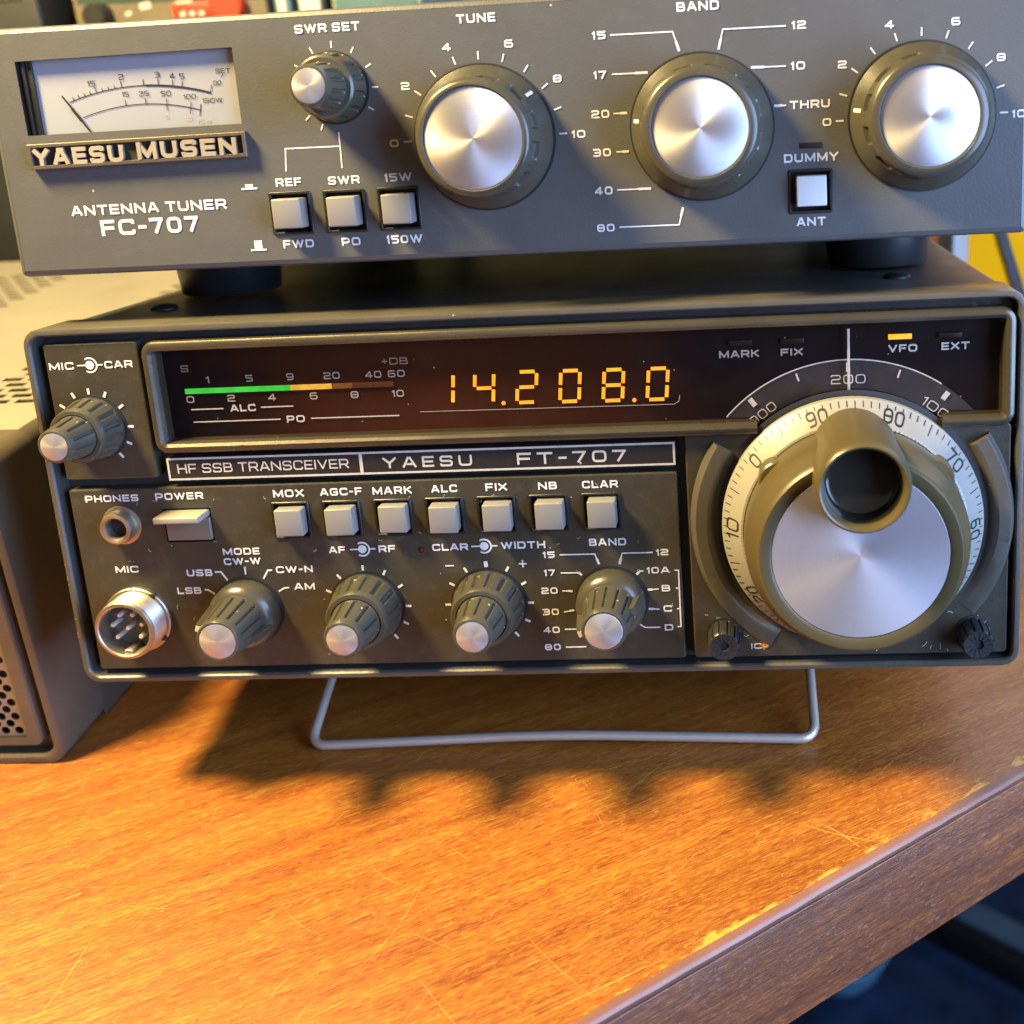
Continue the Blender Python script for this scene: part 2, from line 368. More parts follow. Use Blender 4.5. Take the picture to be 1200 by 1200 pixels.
# ------------------------------------------------------------------ extended square lettering, drawn as strokes
def g(w, *st):
    o = []
    for q in st:
        kind = 'r'; q = list(q)
        if isinstance(q[0], str): kind = q.pop(0)
        o.append((q, 'c' in kind, 'r' in kind))
    return (w, o)
_box = ('rc', (0, 0), (1, 0), (1, 1), (0, 1))
GLYPH = {
 '0': g(1.1, _box), 'O': g(1.3, _box),
 '1': g(.42, ('s', (1, 0), (1, 1)), ('s', (1, .98), (0, .80))),
 '2': g(1.1, ('r', (0, .80), (0, 1), (1, 1), (1, .52), (0, .48), (0, 0)), ('s', (0, 0), (1, 0))),
 '3': g(1.1, ('r', (0, 1), (1, 1), (1, 0), (0, 0)), ('s', (.25, .5), (1, .5))),
 '4': g(1.1, ('s', (.74, 0), (.74, 1)), ('s', (.70, 1), (0, .28)), ('s', (0, .26), (1, .26))),
 '5': g(1.1, ('s', (0, 1), (1, 1)), ('s', (0, 1), (0, .52)), ('r', (0, .56), (1, .56), (1, 0), (0, 0))),
 '6': g(1.1, ('rc', (0, 0), (1, 0), (1, .56), (0, .56)), ('r', (0, .3), (0, 1), (1, 1))),
 '7': g(1.05, ('s', (0, 1), (1, 1)), ('s', (.97, .98), (.40, 0))),
 '8': g(1.1, _box, ('s', (0, .5), (1, .5))),
 '9': g(1.1, ('rc', (0, .44), (1, .44), (1, 1), (0, 1)), ('r', (1, .7), (1, 0), (0, 0))),
 'A': g(1.3, ('s', (0, 0), (.42, 1)), ('s', (.58, 1), (1, 0)), ('s', (.40, 1), (.60, 1)), ('s', (.20, .28), (.80, .28))),
 'B': g(1.2, ('r', (0, 1), (.94, 1), (.94, .52), (0, .52)), ('r', (0, .52), (1, .52), (1, 0), (0, 0)), ('s', (0, 0), (0, 1))),
 'C': g(1.25, ('r', (1, .72), (1, 1), (0, 1), (0, 0), (1, 0), (1, .28))),
 'D': g(1.25, ('r', (0, 1), (1, 1), (1, 0), (0, 0)), ('s', (0, 0), (0, 1))),
 'E': g(1.1, ('s', (0, 0), (0, 1)), ('s', (0, 0), (1, 0)), ('s', (0, 1), (1, 1)), ('s', (0, .5), (.92, .5))),
 'F': g(1.1, ('s', (0, 0), (0, 1)), ('s', (0, 1), (1, 1)), ('s', (0, .48), (.9, .48))),
 'G': g(1.25, ('r', (1, .75), (1, 1), (0, 1), (0, 0), (1, 0), (1, .45)), ('s', (.55, .45), (1, .45))),
 'H': g(1.25, ('s', (0, 0), (0, 1)), ('s', (1, 0), (1, 1)), ('s', (0, .5), (1, .5))),
 'I': g(.22, ('s', (.5, 0), (.5, 1))),
 'K': g(1.2, ('s', (0, 0), (0, 1)), ('s', (.96, 1), (.10, .48)), ('s', (.32, .60), (1, 0))),
 'L': g(1.05, ('s', (0, 0), (0, 1)), ('s', (0, 0), (1, 0))),
 'M': g(1.5, ('s', (0, 0), (0, 1)), ('s', (1, 0), (1, 1)), ('s', (.02, 1), (.5, .08)), ('s', (.5, .08), (.98, 1))),
 'N': g(1.3, ('s', (0, 0), (0, 1)), ('s', (1, 0), (1, 1)), ('s', (.03, .98), (.97, .02))),
 'P': g(1.2, ('r', (0, 1), (1, 1), (1, .38), (0, .38)), ('s', (0, 0), (0, 1))),
 'R': g(1.25, ('r', (0, 1), (1, 1), (1, .42), (0, .42)), ('s', (0, 0), (0, 1)), ('s', (.62, .42), (1, 0))),
 'S': g(1.2, ('r', (1, .76), (1, 1), (0, 1), (0, .5), (1, .5), (1, 0), (0, 0), (0, .24))),
 'T': g(1.2, ('s', (0, 1), (1, 1)), ('s', (.5, 0), (.5, 1))),
 'U': g(1.25, ('r', (0, 1), (0, 0), (1, 0), (1, 1))),
 'V': g(1.3, ('s', (0, 1), (.5, 0)), ('s', (.5, 0), (1, 1))),
 'W': g(1.75, ('s', (0, 1), (.26, 0)), ('s', (.26, 0), (.5, 1)), ('s', (.5, 1), (.74, 0)), ('s', (.74, 0), (1, 1))),
 'X': g(1.25, ('s', (0, 1), (1, 0)), ('s', (0, 0), (1, 1))),
 'Y': g(1.3, ('s', (0, 1), (.5, .45)), ('s', (1, 1), (.5, .45)), ('s', (.5, 0), (.5, .5))),
 '-': g(.62, ('s', (0, .46), (1, .46))), '+': g(.9, ('s', (0, .5), (1, .5)), ('s', (.5, .1), (.5, .9))),
 '.': g(.2, ('s', (.5, 0), (.5, .06))),
}

# ------------------------------------------------------------------ object helpers
def thing(name, label, cat, loc=(0, 0, 0), rot=(0, 0, 0), group=None):
    o = bpy.data.objects.new(name, None); COL.objects.link(o); o.empty_display_size = 0.02
    o.location = Vector(loc) * MM; o.rotation_euler = rot; o['label'] = label; o['category'] = cat
    if group: o['group'] = group
    return o
def dup(o, loc):
    c = o.copy(); COL.objects.link(c); c.location = Vector(loc) * MM
    for ch in list(o.children):
        d = ch.copy(); COL.objects.link(d); d.parent = c
    return c

def flutes(n, w=0.22):
    def f(a):
        q = (a * n / (2 * math.pi)) % 1.0
        return 1.0 if abs(q - 0.5) < w / 2 else 0.0
    return f

# ================================================================== the transceiver
H = 92.7
radio = thing('radio_transceiver', 'olive radio transceiver with lit orange digits and big tuning knob, propped on wire stand', 'radio', (0, 0, LIFT), (-TILT, 0, 0))

b = MB()                                             # case behind the front frame
L = lambda i, y, r=3.0: [(x, y, z) for x, z in rr(i, 238 - i, i, H - i, r, 4)]
b.stack([L(0.9, 14.5), L(0.9, 276), L(2.2, 280)], 'case', cap0=True, cap1=True)
case = b.build('case', radio)
for x, y in ((19, 34), (213, 35)):
    q = MB(); bm = bmesh.new(); bmesh.ops.create_uvsphere(bm, u_segments=24, v_segments=12, radius=3.6)
    for v in bm.verts: v.co.z *= 0.42
    q.frombm(bm, 'black'); q.build('case_screw', radio, (x, y, H - 0.9), fix=False)

b = MB()                                             # moulded frame round the front
b.stack([L(0.6, 15.0, 4), L(0, 14.0, 4), L(0, -0.4, 4), L(0.18, -0.85, 4), L(0.6, -1.0, 3.8), L(1.3, -1.0, 3.2), L(1.65, -0.7, 2.8), L(1.8, -.3, 2.6)], 'rim'); b.stack([L(1.8, -.3, 2.6), L(2.4, 4.2, 2.2)], 'groove')  # inner wall in black: shade of the recess put into its colour
fr_b = b; q = MB(); q.stack([[(x, 4.0, z) for x, z in rr(1.0, 237, 1.0, H - 1, 2.5)]], 'groove', cap1=True); rec_b = q
                                           # chipped paint along the frame's top edge
rn = random.Random(5)
for x, w in [(17, 1.0), (46, 2.0), (110, 2.4), (129, 4.2), (152, 1.2), (170, 6.0), (178, 2.2), (186, 3.6), (213, 3.0), (222, 9.0), (60, 1.1), (95, .8)]:
    pts = [(x + w * k / 5, (rn.random() - .5) * .35) for k in range(6)]
    b.ribbon(pts, 0.25 + .25 * rn.random(), 'alu', lambda X, Z, l: (X, -0.62 + Z * .4, H - 0.13 + 0.02 + l * .1))
for k in range(10):
    z = 8 + rn.random() * 60
    b.ribbon([(0, z), (0.1, z + .4 + rn.random())], 0.3, 'alu', lambda X, Z, l: (0.35 + X, -0.985 - .02, Z))
frame = fr_b.build('front_frame', radio); rec_b.build('recess', frame)

# ---- panels
mic_c, af_c, clar_c, band_c, mode_c = (13.9, 67.9), (76.8, 19.1), (107.9, 19.2), (138.7, 19.3), (45.8, 18.8)
PT = 4.0
b = MB(); b.plate(rr(4.3, 27.8, 54.6, 88.9, 0.7), [], 0, PT, 'panel', b=0.35)
b.text('MIC', 8.25, 83.5, 6.25, 1.77, 'white'); b.text('CAR', 22.6, 83.45, 7.05, 1.77, 'white')
def dualmark(b, x, z, y=0.0):
    b.ribbon([(x + 0.55 * math.cos(a), z + 0.55 * math.sin(a)) for a in [2 * math.pi * k / 16 for k in range(16)]], 1.05, 'white', lambda X, Z, l: (X, y - .05 - l, Z), True)
    b.line([(x + 1.75 * math.cos(R(a)), z + 1.75 * math.sin(R(a))) for a in range(-125, 126, 10)], 0.42, 'white', y)
    b.line([(x - 3.2, z), (x - .4, z)], 0.34, 'white', y); b.line([(x + 1.75, z), (x + 3.3, z)], 0.34, 'white', y)
def ticks(b, c, r0, r1, angs, t, y=0.0, long=None):
    for a in angs:
        s, k = math.sin(R(a)), math.cos(R(a)); b.line([(c[0] + r0 * s, c[1] + r0 * k), (c[0] + r1 * s, c[1] + r1 * k)], t, 'white', y)
dualmark(b, 15.4, 83.5)
ticks(b, mic_c, 8.4, 9.9, (-52, -26, 0, 26, 56, 90, 117, 142, 218), 0.62)
b.build('mic_gain_panel', radio)

btn_x = [60.2 + 12.9 * i for i in range(7)]; btn_z = 42.6
def btn_hole(cx, cz, w=9.2, h=9.4): return rect(cx - w / 2, cx + w / 2, cz - h / 2, cz + h / 2)
b = MB()
holes = [btn_hole(x, btn_z) for x in btn_x] + [rect(27.6, 39.9, 37.6, 46.5), circ((92.0, 33.9), 0.8, 16)]
b.plate(rr(4.2, 156.4, 3.4, 52.0, 0.6), holes, 0, PT, 'panel', inner='black', depth=5, b=0.35)
for s_, x, z, w, h in [('PHONES', 15.07, 49.63, 13.7, 1.76), ('POWER', 32.48, 49.7, 12.26, 1.8), ('MIC', 15.85, 30.78, 6.05, 1.8), ('MODE', 46.2, 34.77, 9.47, 1.8), ('CW-W', 46.1, 32.15, 9.49, 1.8), ('USB', 34.61, 29.37, 6.67, 1.8), ('LSB', 31.2, 24.61, 6.26, 1.8), ('CW-N', 59.19, 29.64, 9.45, 1.8), ('AM', 61.22, 25.01, 5.29, 1.8), ('MOX', 60.3, 49.57, 7.78, 1.93), ('AGC-F', 73.55, 49.6, 10.51, 1.93), ('MARK', 86.38, 49.53, 9.81, 1.93), ('ALC', 99.36, 49.57, 6.46, 1.93), ('FIX', 112.24, 49.6, 5.37, 1.93), ('NB', 124.83, 49.53, 4.6, 1.9), ('CLAR', 137.64, 49.5, 8.72, 1.9), ('AF', 70.74, 34.5, 4.13, 1.8), ('RF', 83.42, 34.45, 4.22, 1.8), ('CLAR', 99.36, 34.43, 9.01, 1.8), ('WIDTH', 117.63, 34.48, 11.05, 1.85), ('BAND', 138.57, 34.67, 9.15, 1.88), ('15', 123.79, 31.74, 2.97, 1.68), ('17', 123.64, 27.04, 2.77, 1.68), ('20', 123.28, 22.3, 4.07, 1.7), ('30', 123.17, 16.6, 4.09, 1.7), ('40', 123.02, 11.77, 4.1, 1.72), ('80', 123.0, 7.13, 4.01, 1.72), ('12', 151.83, 31.64, 3.04, 1.67), ('10A', 150.6, 27.0, 5.68, 1.67), ('B', 152.29, 22.24, 2.11, 1.69), ('C', 152.44, 16.81, 2.12, 1.7), ('D', 152.51, 11.78, 2.13, 1.7)]:
    b.text(s_, x, z, w, h, 'white')
for pl in [[(38.6, 29.45), (40.17, 29.45), (41.61, 27.12)], [(35.24, 24.74), (36.13, 24.72), (37.73, 23.52)], [(46.5, 30.66), (46.5, 28.6)], [(53.46, 29.57), (52.36, 29.57), (50.94, 27.34)], [(57.2, 24.8), (55.88, 24.7), (54.44, 23.8)]]:
    b.line(pl, 0.42, 'white', 0)
for pl in [[(126.54, 31.67), (135.22, 31.65), (136.1, 28.95)], [(126.41, 26.9), (130.86, 26.85), (131.67, 26.15)], [(126.48, 22.2), (129.03, 21.95)], [(126.5, 16.55), (129.1, 16.9)], [(126.37, 11.83), (129.39, 11.83)], [(126.24, 7.0), (131.42, 7.0)], [(149.52, 31.65), (141.97, 31.65), (141.16, 28.82)], [(146.95, 26.88), (146.11, 26.88), (145.22, 26.02)], [(150.49, 22.06), (147.73, 21.91)], [(150.42, 16.68), (147.67, 16.9)], [(150.38, 11.88), (146.54, 11.9), (145.31, 12.75)], [(154.6, 26.88), (155.6, 26.88), (155.5, 11.95), (154.6, 11.95)], [(154.7, 22.17), (155.6, 22.17)], [(154.7, 16.75), (155.6, 16.75)], [(97.7, 29.55), (99.86, 29.55)], [(116.16, 29.57), (118.08, 29.57)], [(117.12, 30.55), (117.12, 28.6)]]:
    b.line(pl, 0.34, 'white', 0)
for pl in [[(135.6, 30.5), (136.1, 28.95)], [(141.65, 30.5), (141.16, 28.82)], [(131.0, 26.75), (131.67, 26.15)], [(145.9, 26.7), (145.22, 26.02)], [(127.9, 22.1), (129.03, 21.95)], [(127.9, 16.75), (129.1, 16.9)], [(148.9, 21.97), (147.73, 21.91)], [(148.9, 16.8), (147.67, 16.9)]]:
    b.line(pl, 0.6, 'white', 0)
dualmark(b, 77.2, 34.5); dualmark(b, 107.9, 34.45)
ticks(b, af_c, 9.75, 11.2, (-65, -38, 0 - 0.5, 30, 59, 90, 116, 142), 0.6)
ticks(b, clar_c, 9.75, 11.2, (-90, -59, -30, 30, 60, 90, 117, 143), 0.6); ticks(b, clar_c, 9.75, 11.3, (0,), 0.95)
rn = random.Random(8)
for k in range(46):
    x, z = rn.uniform(8, 154), rn.uniform(5, 50); a = rn.uniform(0, 6.28); pts = []
    cv = rn.uniform(-1.5, 1.5); st = rn.uniform(.08, .26)
    for i in range(6): pts.append((x, z)); a += cv * .4 + rn.uniform(-.5, .5); x += math.cos(a) * st; z += math.sin(a) * st
    b.line(pts, rn.uniform(.07, .13), 'greyprint', 0.0)
control = b.build('control_panel', radio)
q = MB(); q.lathe([(0.75, 0), (0.6, .4), (0.01, .6)], plastic('dark_red_lamp', (0.09, 0.015, 0.01), 0.3), (0, 0), 16, cap1=False); q.build('indicator_lamp', control, (92.0, 0.4, 33.9))

# ---- dial panel, with the round opening for the tuning dial
DC = (197.7, 38.4)
def dial_outline():
    """lower right panel; its top follows the underside of the window bezel and the dial opening"""
    return rr(158.6, 235.2, 3.2, 61.4, 1.0)
b = MB(); b.plate(dial_outline(), [], 0.2, PT, 'panel', b=0.4)
b.text('IC', 174.0, 6.2, 2.6, 1.5, 'greyprint', 0.2)
b.ribbon([(176.2 + .5 * math.cos(2 * math.pi * k / 8), 6.4 + .5 * math.sin(2 * math.pi * k / 8)) for k in range(8)], 0.6, plastic('orange_paint_dot', (0.7, 0.22, 0.02), .5), lambda X, Z, l: (X, .1 - l, Z), True)
rn = random.Random(3)
def lint(b, x0, x1, z0, z1, n, y, ok=lambda x, z: True):
    for k in range(n):
        x, z = rn.uniform(x0, x1), rn.uniform(z0, z1)
        if not ok(x, z): continue
        a = rn.uniform(0, 6.28); pts = []
        cv = rn.uniform(-1.6, 1.6); st = rn.uniform(.12, .32)
        for i in range(7): pts.append((x, z)); a += cv * .4 + rn.uniform(-.5, .5); x += math.cos(a) * st; z += math.sin(a) * st
        b.line(pts, rn.uniform(.09, .17), 'greyprint', y)
lint(b, 160, 234, 4, 58, 110, 0.2, lambda x, z: math.hypot(x - DC[0], z - DC[1]) > 33.5)
dialp = b.build('dial_panel', radio)
q = MB(); q.lathe([(32.2, 0.0), (32.0, 0.06)], 'ink_and_gap', DC, 96, y0=0.2); q.build('dial_opening', dialp)
for a0, a1 in ((147, 238), (-40, 33)):                # raised crescents beside the dial
    q = MB(); rows = []
    n = 30
    for i in range(n + 1):
        a = R(a0 + (a1 - a0) * i / n); e = min(i, n - i) if a0 < 0 and i > n / 2 or a0 > 0 and i < n / 2 else 1e9
        low = min(1.0, ((n - i) if a0 > 0 else i) / (n * 0.45)); hgt = 0.15 + 2.5 * low ** 0.7
        c, s = math.cos(a), math.sin(a)
        rows.append([(DC[0] + r * c, 0.2 - d, DC[1] + r * s) for r, d in ((38.6, 0), (37.9, hgt * .8), (37.2, hgt), (34.6, hgt), (33.9, hgt * .75), (33.0, 0))])
    q.stack(rows, 'rim', cap0=True, cap1=True, wrap=False); q.build('dial_guard', dialp)

# ---- window bezel, glass and what is behind it
b = MB()
path = [(176.2, 62.55), (31.6, 62.55)]; path += [(32.4 + 1.6 * math.cos(R(a)), 64.1 + 1.6 * math.sin(R(a))) for a in range(255, 179, -15)]
path = [(176.0, 62.5)] + [(32.4 + 1.7 * math.cos(R(a)), 64.2 + 1.7 * math.sin(R(a))) for a in range(270, 179, -18)] + [(32.4 + 1.7 * math.cos(R(a)), 85.6 + 1.7 * math.sin(R(a))) for a in range(180, 89, -18)] \
    + [(232.4 + 1.7 * math.cos(R(a)), 85.6 + 1.7 * math.sin(R(a))) for a in range(90, -1, -18)] + [(232.4 + 1.7 * math.cos(R(a)), 64.2 + 1.7 * math.sin(R(a))) for a in range(0, -91, -18)] + [(219.2, 62.5)]
b.sweep(path, [(1.55, 4.0), (1.55, -0.6), (1.3, -1.3), (0.7, -1.7), (-0.1, -1.7), (-0.8, -1.2), (-1.0, -0.6), (-1.35, 3.2)], 'bezel')
b.build('window_bezel', radio)
def win_shape(x0, x1, z0, z1, r=31.9):
    dx = math.sqrt(r * r - (DC[1] - z0) ** 2); a0 = math.atan2(z0 - DC[1], -dx); pts = [(x0, z0), (DC[0] - dx, z0)]
    for k in range(1, 24):
        a = math.atan2(z0 - DC[1], -dx) + (math.atan2(z0 - DC[1], dx) - math.atan2(z0 - DC[1], -dx)) * k / 24; pts.append((DC[0] + r * math.cos(a), DC[1] + r * math.sin(a)))
    return pts + [(DC[0] + dx, z0), (x1, z0), (x1, z1), (x0, z1)]
b = MB(); b.fill(win_shape(31.0, 233.4, 63.0, 86.4), [], 3.2, 'backing')
for s_, x, z, w, h in [('S', 37.34, 81.17, 1.93, 1.67), ('+DB', 89.59, 81.07, 6.47, 1.66)]: b.text(s_, x, z, w, h, 'dimprint', 3.0, .16)
for s_, x, z, w, h in [('1', 42.68, 78.2, 0.86, 1.68), ('5', 53.16, 78.2, 1.75, 1.68), ('9', 63.37, 78.2, 1.8, 1.68), ('20', 73.71, 78.1, 4.01, 1.68), ('40', 84.01, 78.0, 3.99, 1.68), ('60', 89.66, 78.0, 4.18, 1.68), ('0', 37.65, 73.45, 1.94, 1.7), ('2', 47.97, 73.4, 1.93, 1.7), ('4', 58.22, 73.3, 1.92, 1.7), ('6', 68.65, 73.25, 1.91, 1.7), ('8', 78.83, 73.2, 1.9, 1.7), ('10', 89.55, 73.1, 2.94, 1.7)]:
    b.text(s_, x, z, w, h, 'greyprint', 3.0, .17)
b.text('ALC', 50.6, 70.88, 6.44, 1.75, 'white', 3.0); b.text('PO', 63.45, 67.66, 4.49, 1.75, 'white', 3.0)
for pl in [[(37.46, 70.88), (45.65, 70.88)], [(55.12, 70.88), (63.23, 70.88)], [(37.61, 67.7), (59.61, 67.7)], [(67.31, 67.66), (89.36, 67.6)]]: b.line(pl, 0.3, 'white', 3.0)
for s_, x, z, w, h in [('MARK', 172.28, 79.6, 9.4, 1.75), ('FIX', 184.66, 79.6, 5.17, 1.7), ]: b.text(s_, x, z, w, h, 'greyprint', 3.0)
for s_, x, z, w, h in [('VFO', 210.44, 79.5, 6.67, 1.8), ('EXT', 222.56, 79.6, 6.43, 1.8)]: b.text(s_, x, z, w, h, 'white', 3.0)
backing = b.build('window_backing', radio)
q = MB(); q.line([(94.5, 68.3), (156.4, 68.0), (157.6, 68.7), (157.8, 70.2)], 0.16, 'greyprint', 3.05); disp = q.build('digital_display', radio)
meter = MB(); meter.box(36.7, 45.5, 2.7, 3.0, 74.85, 76.15, 'green', 0.05); sm = meter.build('level_meter', radio)
for x0, x1, m in ((45.6, 54.4, 'green'), (54.5, 63.1, 'green'), (63.2, 73.4, 'yellowbar'), (73.5, 78.5, 'dimbar'), (78.6, 83.6, 'dimbar2'), (83.7, 88.7, 'dimbar2')):
    q = MB(); q.box(x0, x1, 2.7, 3.0, 74.85, 76.15, m, 0.05); q.build('meter_segment', sm)

SEG = {'0': 'abcdef', '1': 'bc', '2': 'abged', '4': 'fgbc', '8': 'abcdefg'}
def seven(ch):
    q = MB(); w, h, t, sl = 4.6, 7.5, 0.86, 0.10
    P = {'a': ((0.5, h), (w - .5, h)), 'b': ((w, h - .45), (w, h / 2 + .4)), 'c': ((w, h / 2 - .4), (w, .45)), 'd': ((.5, 0), (w - .5, 0)), 'e': ((0, .45), (0, h / 2 - .4)), 'f': ((0, h / 2 + .4), (0, h - .45)), 'g': ((.5, h / 2), (w - .5, h / 2))}
    for k in SEG[ch]:
        a, c = P[k]; q.ribbon([(a[0] + sl * a[1], a[1]), (c[0] + sl * c[1], c[1])], t, 'digit', lambda X, Z, l: (X, -l, Z))
    return q
for ch, x, z in (('1', 98.2, 69.95), ('4', 108.1, 69.85), ('2', 118.5, 69.75), ('0', 128.95, 69.6), ('8', 139.4, 69.45), ('0', 150.0, 69.35)):
    q = seven(ch); q.build('digit', disp, (x, 2.95, z))
for x, z in ((115.2, 69.75), (146.9, 69.35)):
    q = MB(); q.lathe([(0.5, 0), (0.5, .12)], 'digit', seg=16); q.build('decimal_point', disp, (x, 3.0, z))

# arc scale behind the glass on the right
b = MB(); pts = [(DC[0] + 38.9 * math.cos(R(a)), DC[1] + 38.9 * math.sin(R(a))) for a in range(41, 140, 3)]
z0 = 64.1; base = [(DC[0] - 29.0, z0), (DC[0] - 19.0, z0)] + [(DC[0] + 31.9 * math.cos(R(a)), DC[1] + 31.9 * math.sin(R(a))) for a in range(126, 53, -4)] + [(DC[0] + 19.0, z0), (DC[0] + 29.0, z0)]
b.fill(base + pts, [], 3.05, 'dialplate')
b.line([(DC[0] + 38.9 * math.cos(R(a)), DC[1] + 38.9 * math.sin(R(a))) for a in range(56, 139, 2)], 0.32, 'white', 2.9)
for a in (-18.7, 18.7): b.line([(DC[0] + r * math.sin(R(a)), DC[1] + r * math.cos(R(a))) for r in (36.0, 38.0)], .45, 'white', 2.9)
for a in (-37.6, 0, 37.6): b.line([(DC[0] + r * math.sin(R(a)), DC[1] + r * math.cos(R(a))) for r in (36.0, 38.2)], 1.25 if a else .95, 'white', 2.9)
b.text('200', DC[0], DC[1] + 34.2, 8.1, 2.2, 'white', 2.9, .13)
for s_, a in (('300', -37.5), ('100', 37.5)):
    for rr_, k in ((33.4, 1),): b.text(s_, DC[0] + rr_ * math.sin(R(a)), DC[1] + rr_ * math.cos(R(a)), 7.4, 2.2, 'white', 2.9, .12, rot=R(-a))
b.build('arc_scale', radio)
b = MB(); b.box(197.45, 198.05, 1.2, 1.8, 70.2, 84.9, 'white', 0.1); b.build('scale_pointer', radio)
for x, z, m in ((209.8, 82.3, 'led_on'), (221.3, 82.2, 'led_off'), (172.6, 82.3, 'led_off'), (184.8, 82.3, 'led_off')):
    q = MB(); q.box(-2.7, 2.7, 0, 0.5, -.6, .6, m, 0.1); q.build('status_lamp', radio, (x, 2.5, z))
b = MB(); b.fill(win_shape(31.2, 233.2, 63.2, 86.2, 32.2), [], 0.6, 'pane'); b.build('window_pane', radio)

# ---- nameplate
b = MB(); b.plate(rr(30.6, 156.3, 53.7, 59.6, 0.3), [], -0.1, PT, 'plate', b=0.15)
b.line(rect(30.95, 155.95, 54.05, 59.25), 0.5, 'greyprint', -0.1, True); b.line([(79.5, 54.2), (79.5, 59.1)], 0.8, 'greyprint', -0.1)
b.text('HF SSB TRANSCEIVER', 54.8, 56.75, 43.2, 2.4, 'greyprint', -0.1, .15, gap=.22)
b.text('YAESU', 95.9, 56.6, 22.1, 2.75, 'greyprint', -0.1, .19, gap=.55); b.text('FT-707', 131.2, 56.55, 26.5, 2.95, 'greyprint', -0.1, .19, gap=.45)
b.build('nameplate', radio)

# ---- push buttons
def push_button(parent, name, loc, capoff=(0.0, 0.0), w=9.6, cap=6.8, d=3.4, m='button', fm='black'):
    q = MB(); h = w / 2
    Lq = lambda i, y: [(x, y, z) for x, z in rr(-h + i, h - i, -h + i, h - i, max(.5 - i, .05), 2)]
    q.stack([Lq(0, 0.3), Lq(0, -0.25), Lq(.15, -0.4), Lq(.5, -0.4), Lq(.65, -0.2), Lq(.75, 3.6), Lq(4.5, 3.7)], fm, cap1=True, smooth=True); root = q.build(name, parent, loc)
    q = MB(); c = cap / 2; q.box(-c, c, -d, 3.6, -c, c, m, 0.32); q.build('button_cap', root, (capoff[0], 0, capoff[1]))
    return root
def dup_button(src, loc):
    return dup(src, loc)
b0 = push_button(radio, 'push_button', (btn_x[0], 0, btn_z), (0.45, 0.2))
rn = random.Random(4)
for i in range(1, 7):
    bb = dup_button(b0, (btn_x[i], 0, btn_z)); cp = bb.children[0]
    cp.location = Vector((0.45 + rn.uniform(-.2, .2), rn.uniform(-.5, .4), .2 + rn.uniform(-.15, .15))) * MM; cp.rotation_euler = (R(rn.uniform(-1.5, 1.5)), R(rn.uniform(-1.2, 1.2)), R(rn.uniform(-1.5, 1.5)))

# ---- knobs
def white_dot(q, x, z, y, r=0.5): q.lathe([(r, 0), (r * .8, .15)], 'white', (x, z), 12, y0=y)
def concentric(name, c, s=1.0, d=20.0):
    q = MB(); f = flutes(16, .26)
    q.lathe([(8.9, .3), (9.0, 1.0), (9.0, 1.6, .0), (8.9, 1.8, .55), (7.9, 8.0, .55), (7.85, 8.2, 0), (7.7, 9.2), (7.3, 9.8), (6.3, 9.9), (5.9, 9.2)], 'knob', seg=128, flute=f); q.lathe([(9.6, 0), (9.6, .3)], 'ink_and_gap', seg=48); root = q.build(name, radio, (c[0], 0, c[1]))  # black base disc paints the shadow gap under the knob
    q = MB(); f = flutes(11, .24); d0 = 9.0
    q.lathe([(5.9, d0), (6.0, d0 + .9, 0), (5.9, d0 + 1.1, .5), (4.95, d - 2.2, .5), (4.9, d - 2.0, 0), (4.75, d - .6), (4.4, d - .1), (3.95, d), (3.8, d - .25)], 'knob', seg=132, flute=f); q.build('inner_knob', root)
    q = MB(); q.lathe([(3.85, 0), (3.85, .3), (3.6, .42)], 'spun_s', seg=48); q.build('cap_disc', root, (0, -(d - .4), 0))
    return root
k0 = concentric('dual_knob', af_c)
def dup3(o, loc):
    c = o.copy(); COL.objects.link(c); c.location = Vector(loc) * MM
    for ch in list(o.children):
        d = ch.copy(); COL.objects.link(d); d.parent = c
        for g_ in list(ch.children):
            e = g_.copy(); COL.objects.link(e); e.parent = d
    return c
dup3(k0, (clar_c[0], 0, clar_c[1]))
dk = dup3(k0, (mic_c[0], 0, mic_c[1])); dk.scale = (0.86, 0.9, 0.86)

def pointer_knob(c, ang, d=18.6):
    q = MB(); f = flutes(14, .26)
    q.lathe([(8.5, .3), (8.6, 1.0), (8.5, 4.2), (8.1, 5.0), (7.0, 6.0), (6.55, 6.2), (6.5, 6.6, .0), (6.45, 6.8, .5), (5.5, d - 2.0, .5), (5.45, d - 1.8), (5.3, d - .5), (4.95, d), (4.6, d), (4.5, d - .3)], 'knob', seg=126, flute=f); q.lathe([(9.2, 0), (9.2, .3)], 'ink_and_gap', seg=48); body = root = q.build('selector_knob', radio, (c[0], 0, c[1]))  # black disc below the skirt stands in for its shadow gap
    ca, sa = math.cos(ang), math.sin(ang)
    def fin(r0, r1, r2, y0, y1, t, tag):
        q = MB(); vs = []
        for r, y in ((r0, y0), (r1, y0), (r2, y1), (r0, y1)):
            for o in (-t / 2, t / 2): vs.append((r * ca - o * sa, -y, r * sa + o * ca))
        q.add(vs, [(0, 2, 4, 6), (1, 7, 5, 3), (0, 1, 3, 2), (2, 3, 5, 4), (4, 5, 7, 6), (6, 7, 1, 0)], 'knob', False)
        if tag:
            q.add([( (r2 - a) * ca - o * sa, -y1 - .06, (r2 - a) * sa + o * ca) for a, o in ((0.1, -t * .4), (0.1, t * .4), (1.7, t * .4), (1.7, -t * .4))], [(0, 1, 2, 3)], 'white', False)
        q.build('pointer_fin', body)
    fin(4.0, 8.3, 6.9, 4.5, d - 3.0, 2.0, True); ca, sa = -ca, -sa; fin(4.0, 8.2, 7.2, 4.5, 12.0, 2.0, False)
    q = MB(); q.lathe([(4.5, 0), (4.5, .3), (4.3, .42)], 'spun_s', seg=48); q.build('cap_disc', body, (0, -(d - .4), 0))
    return root
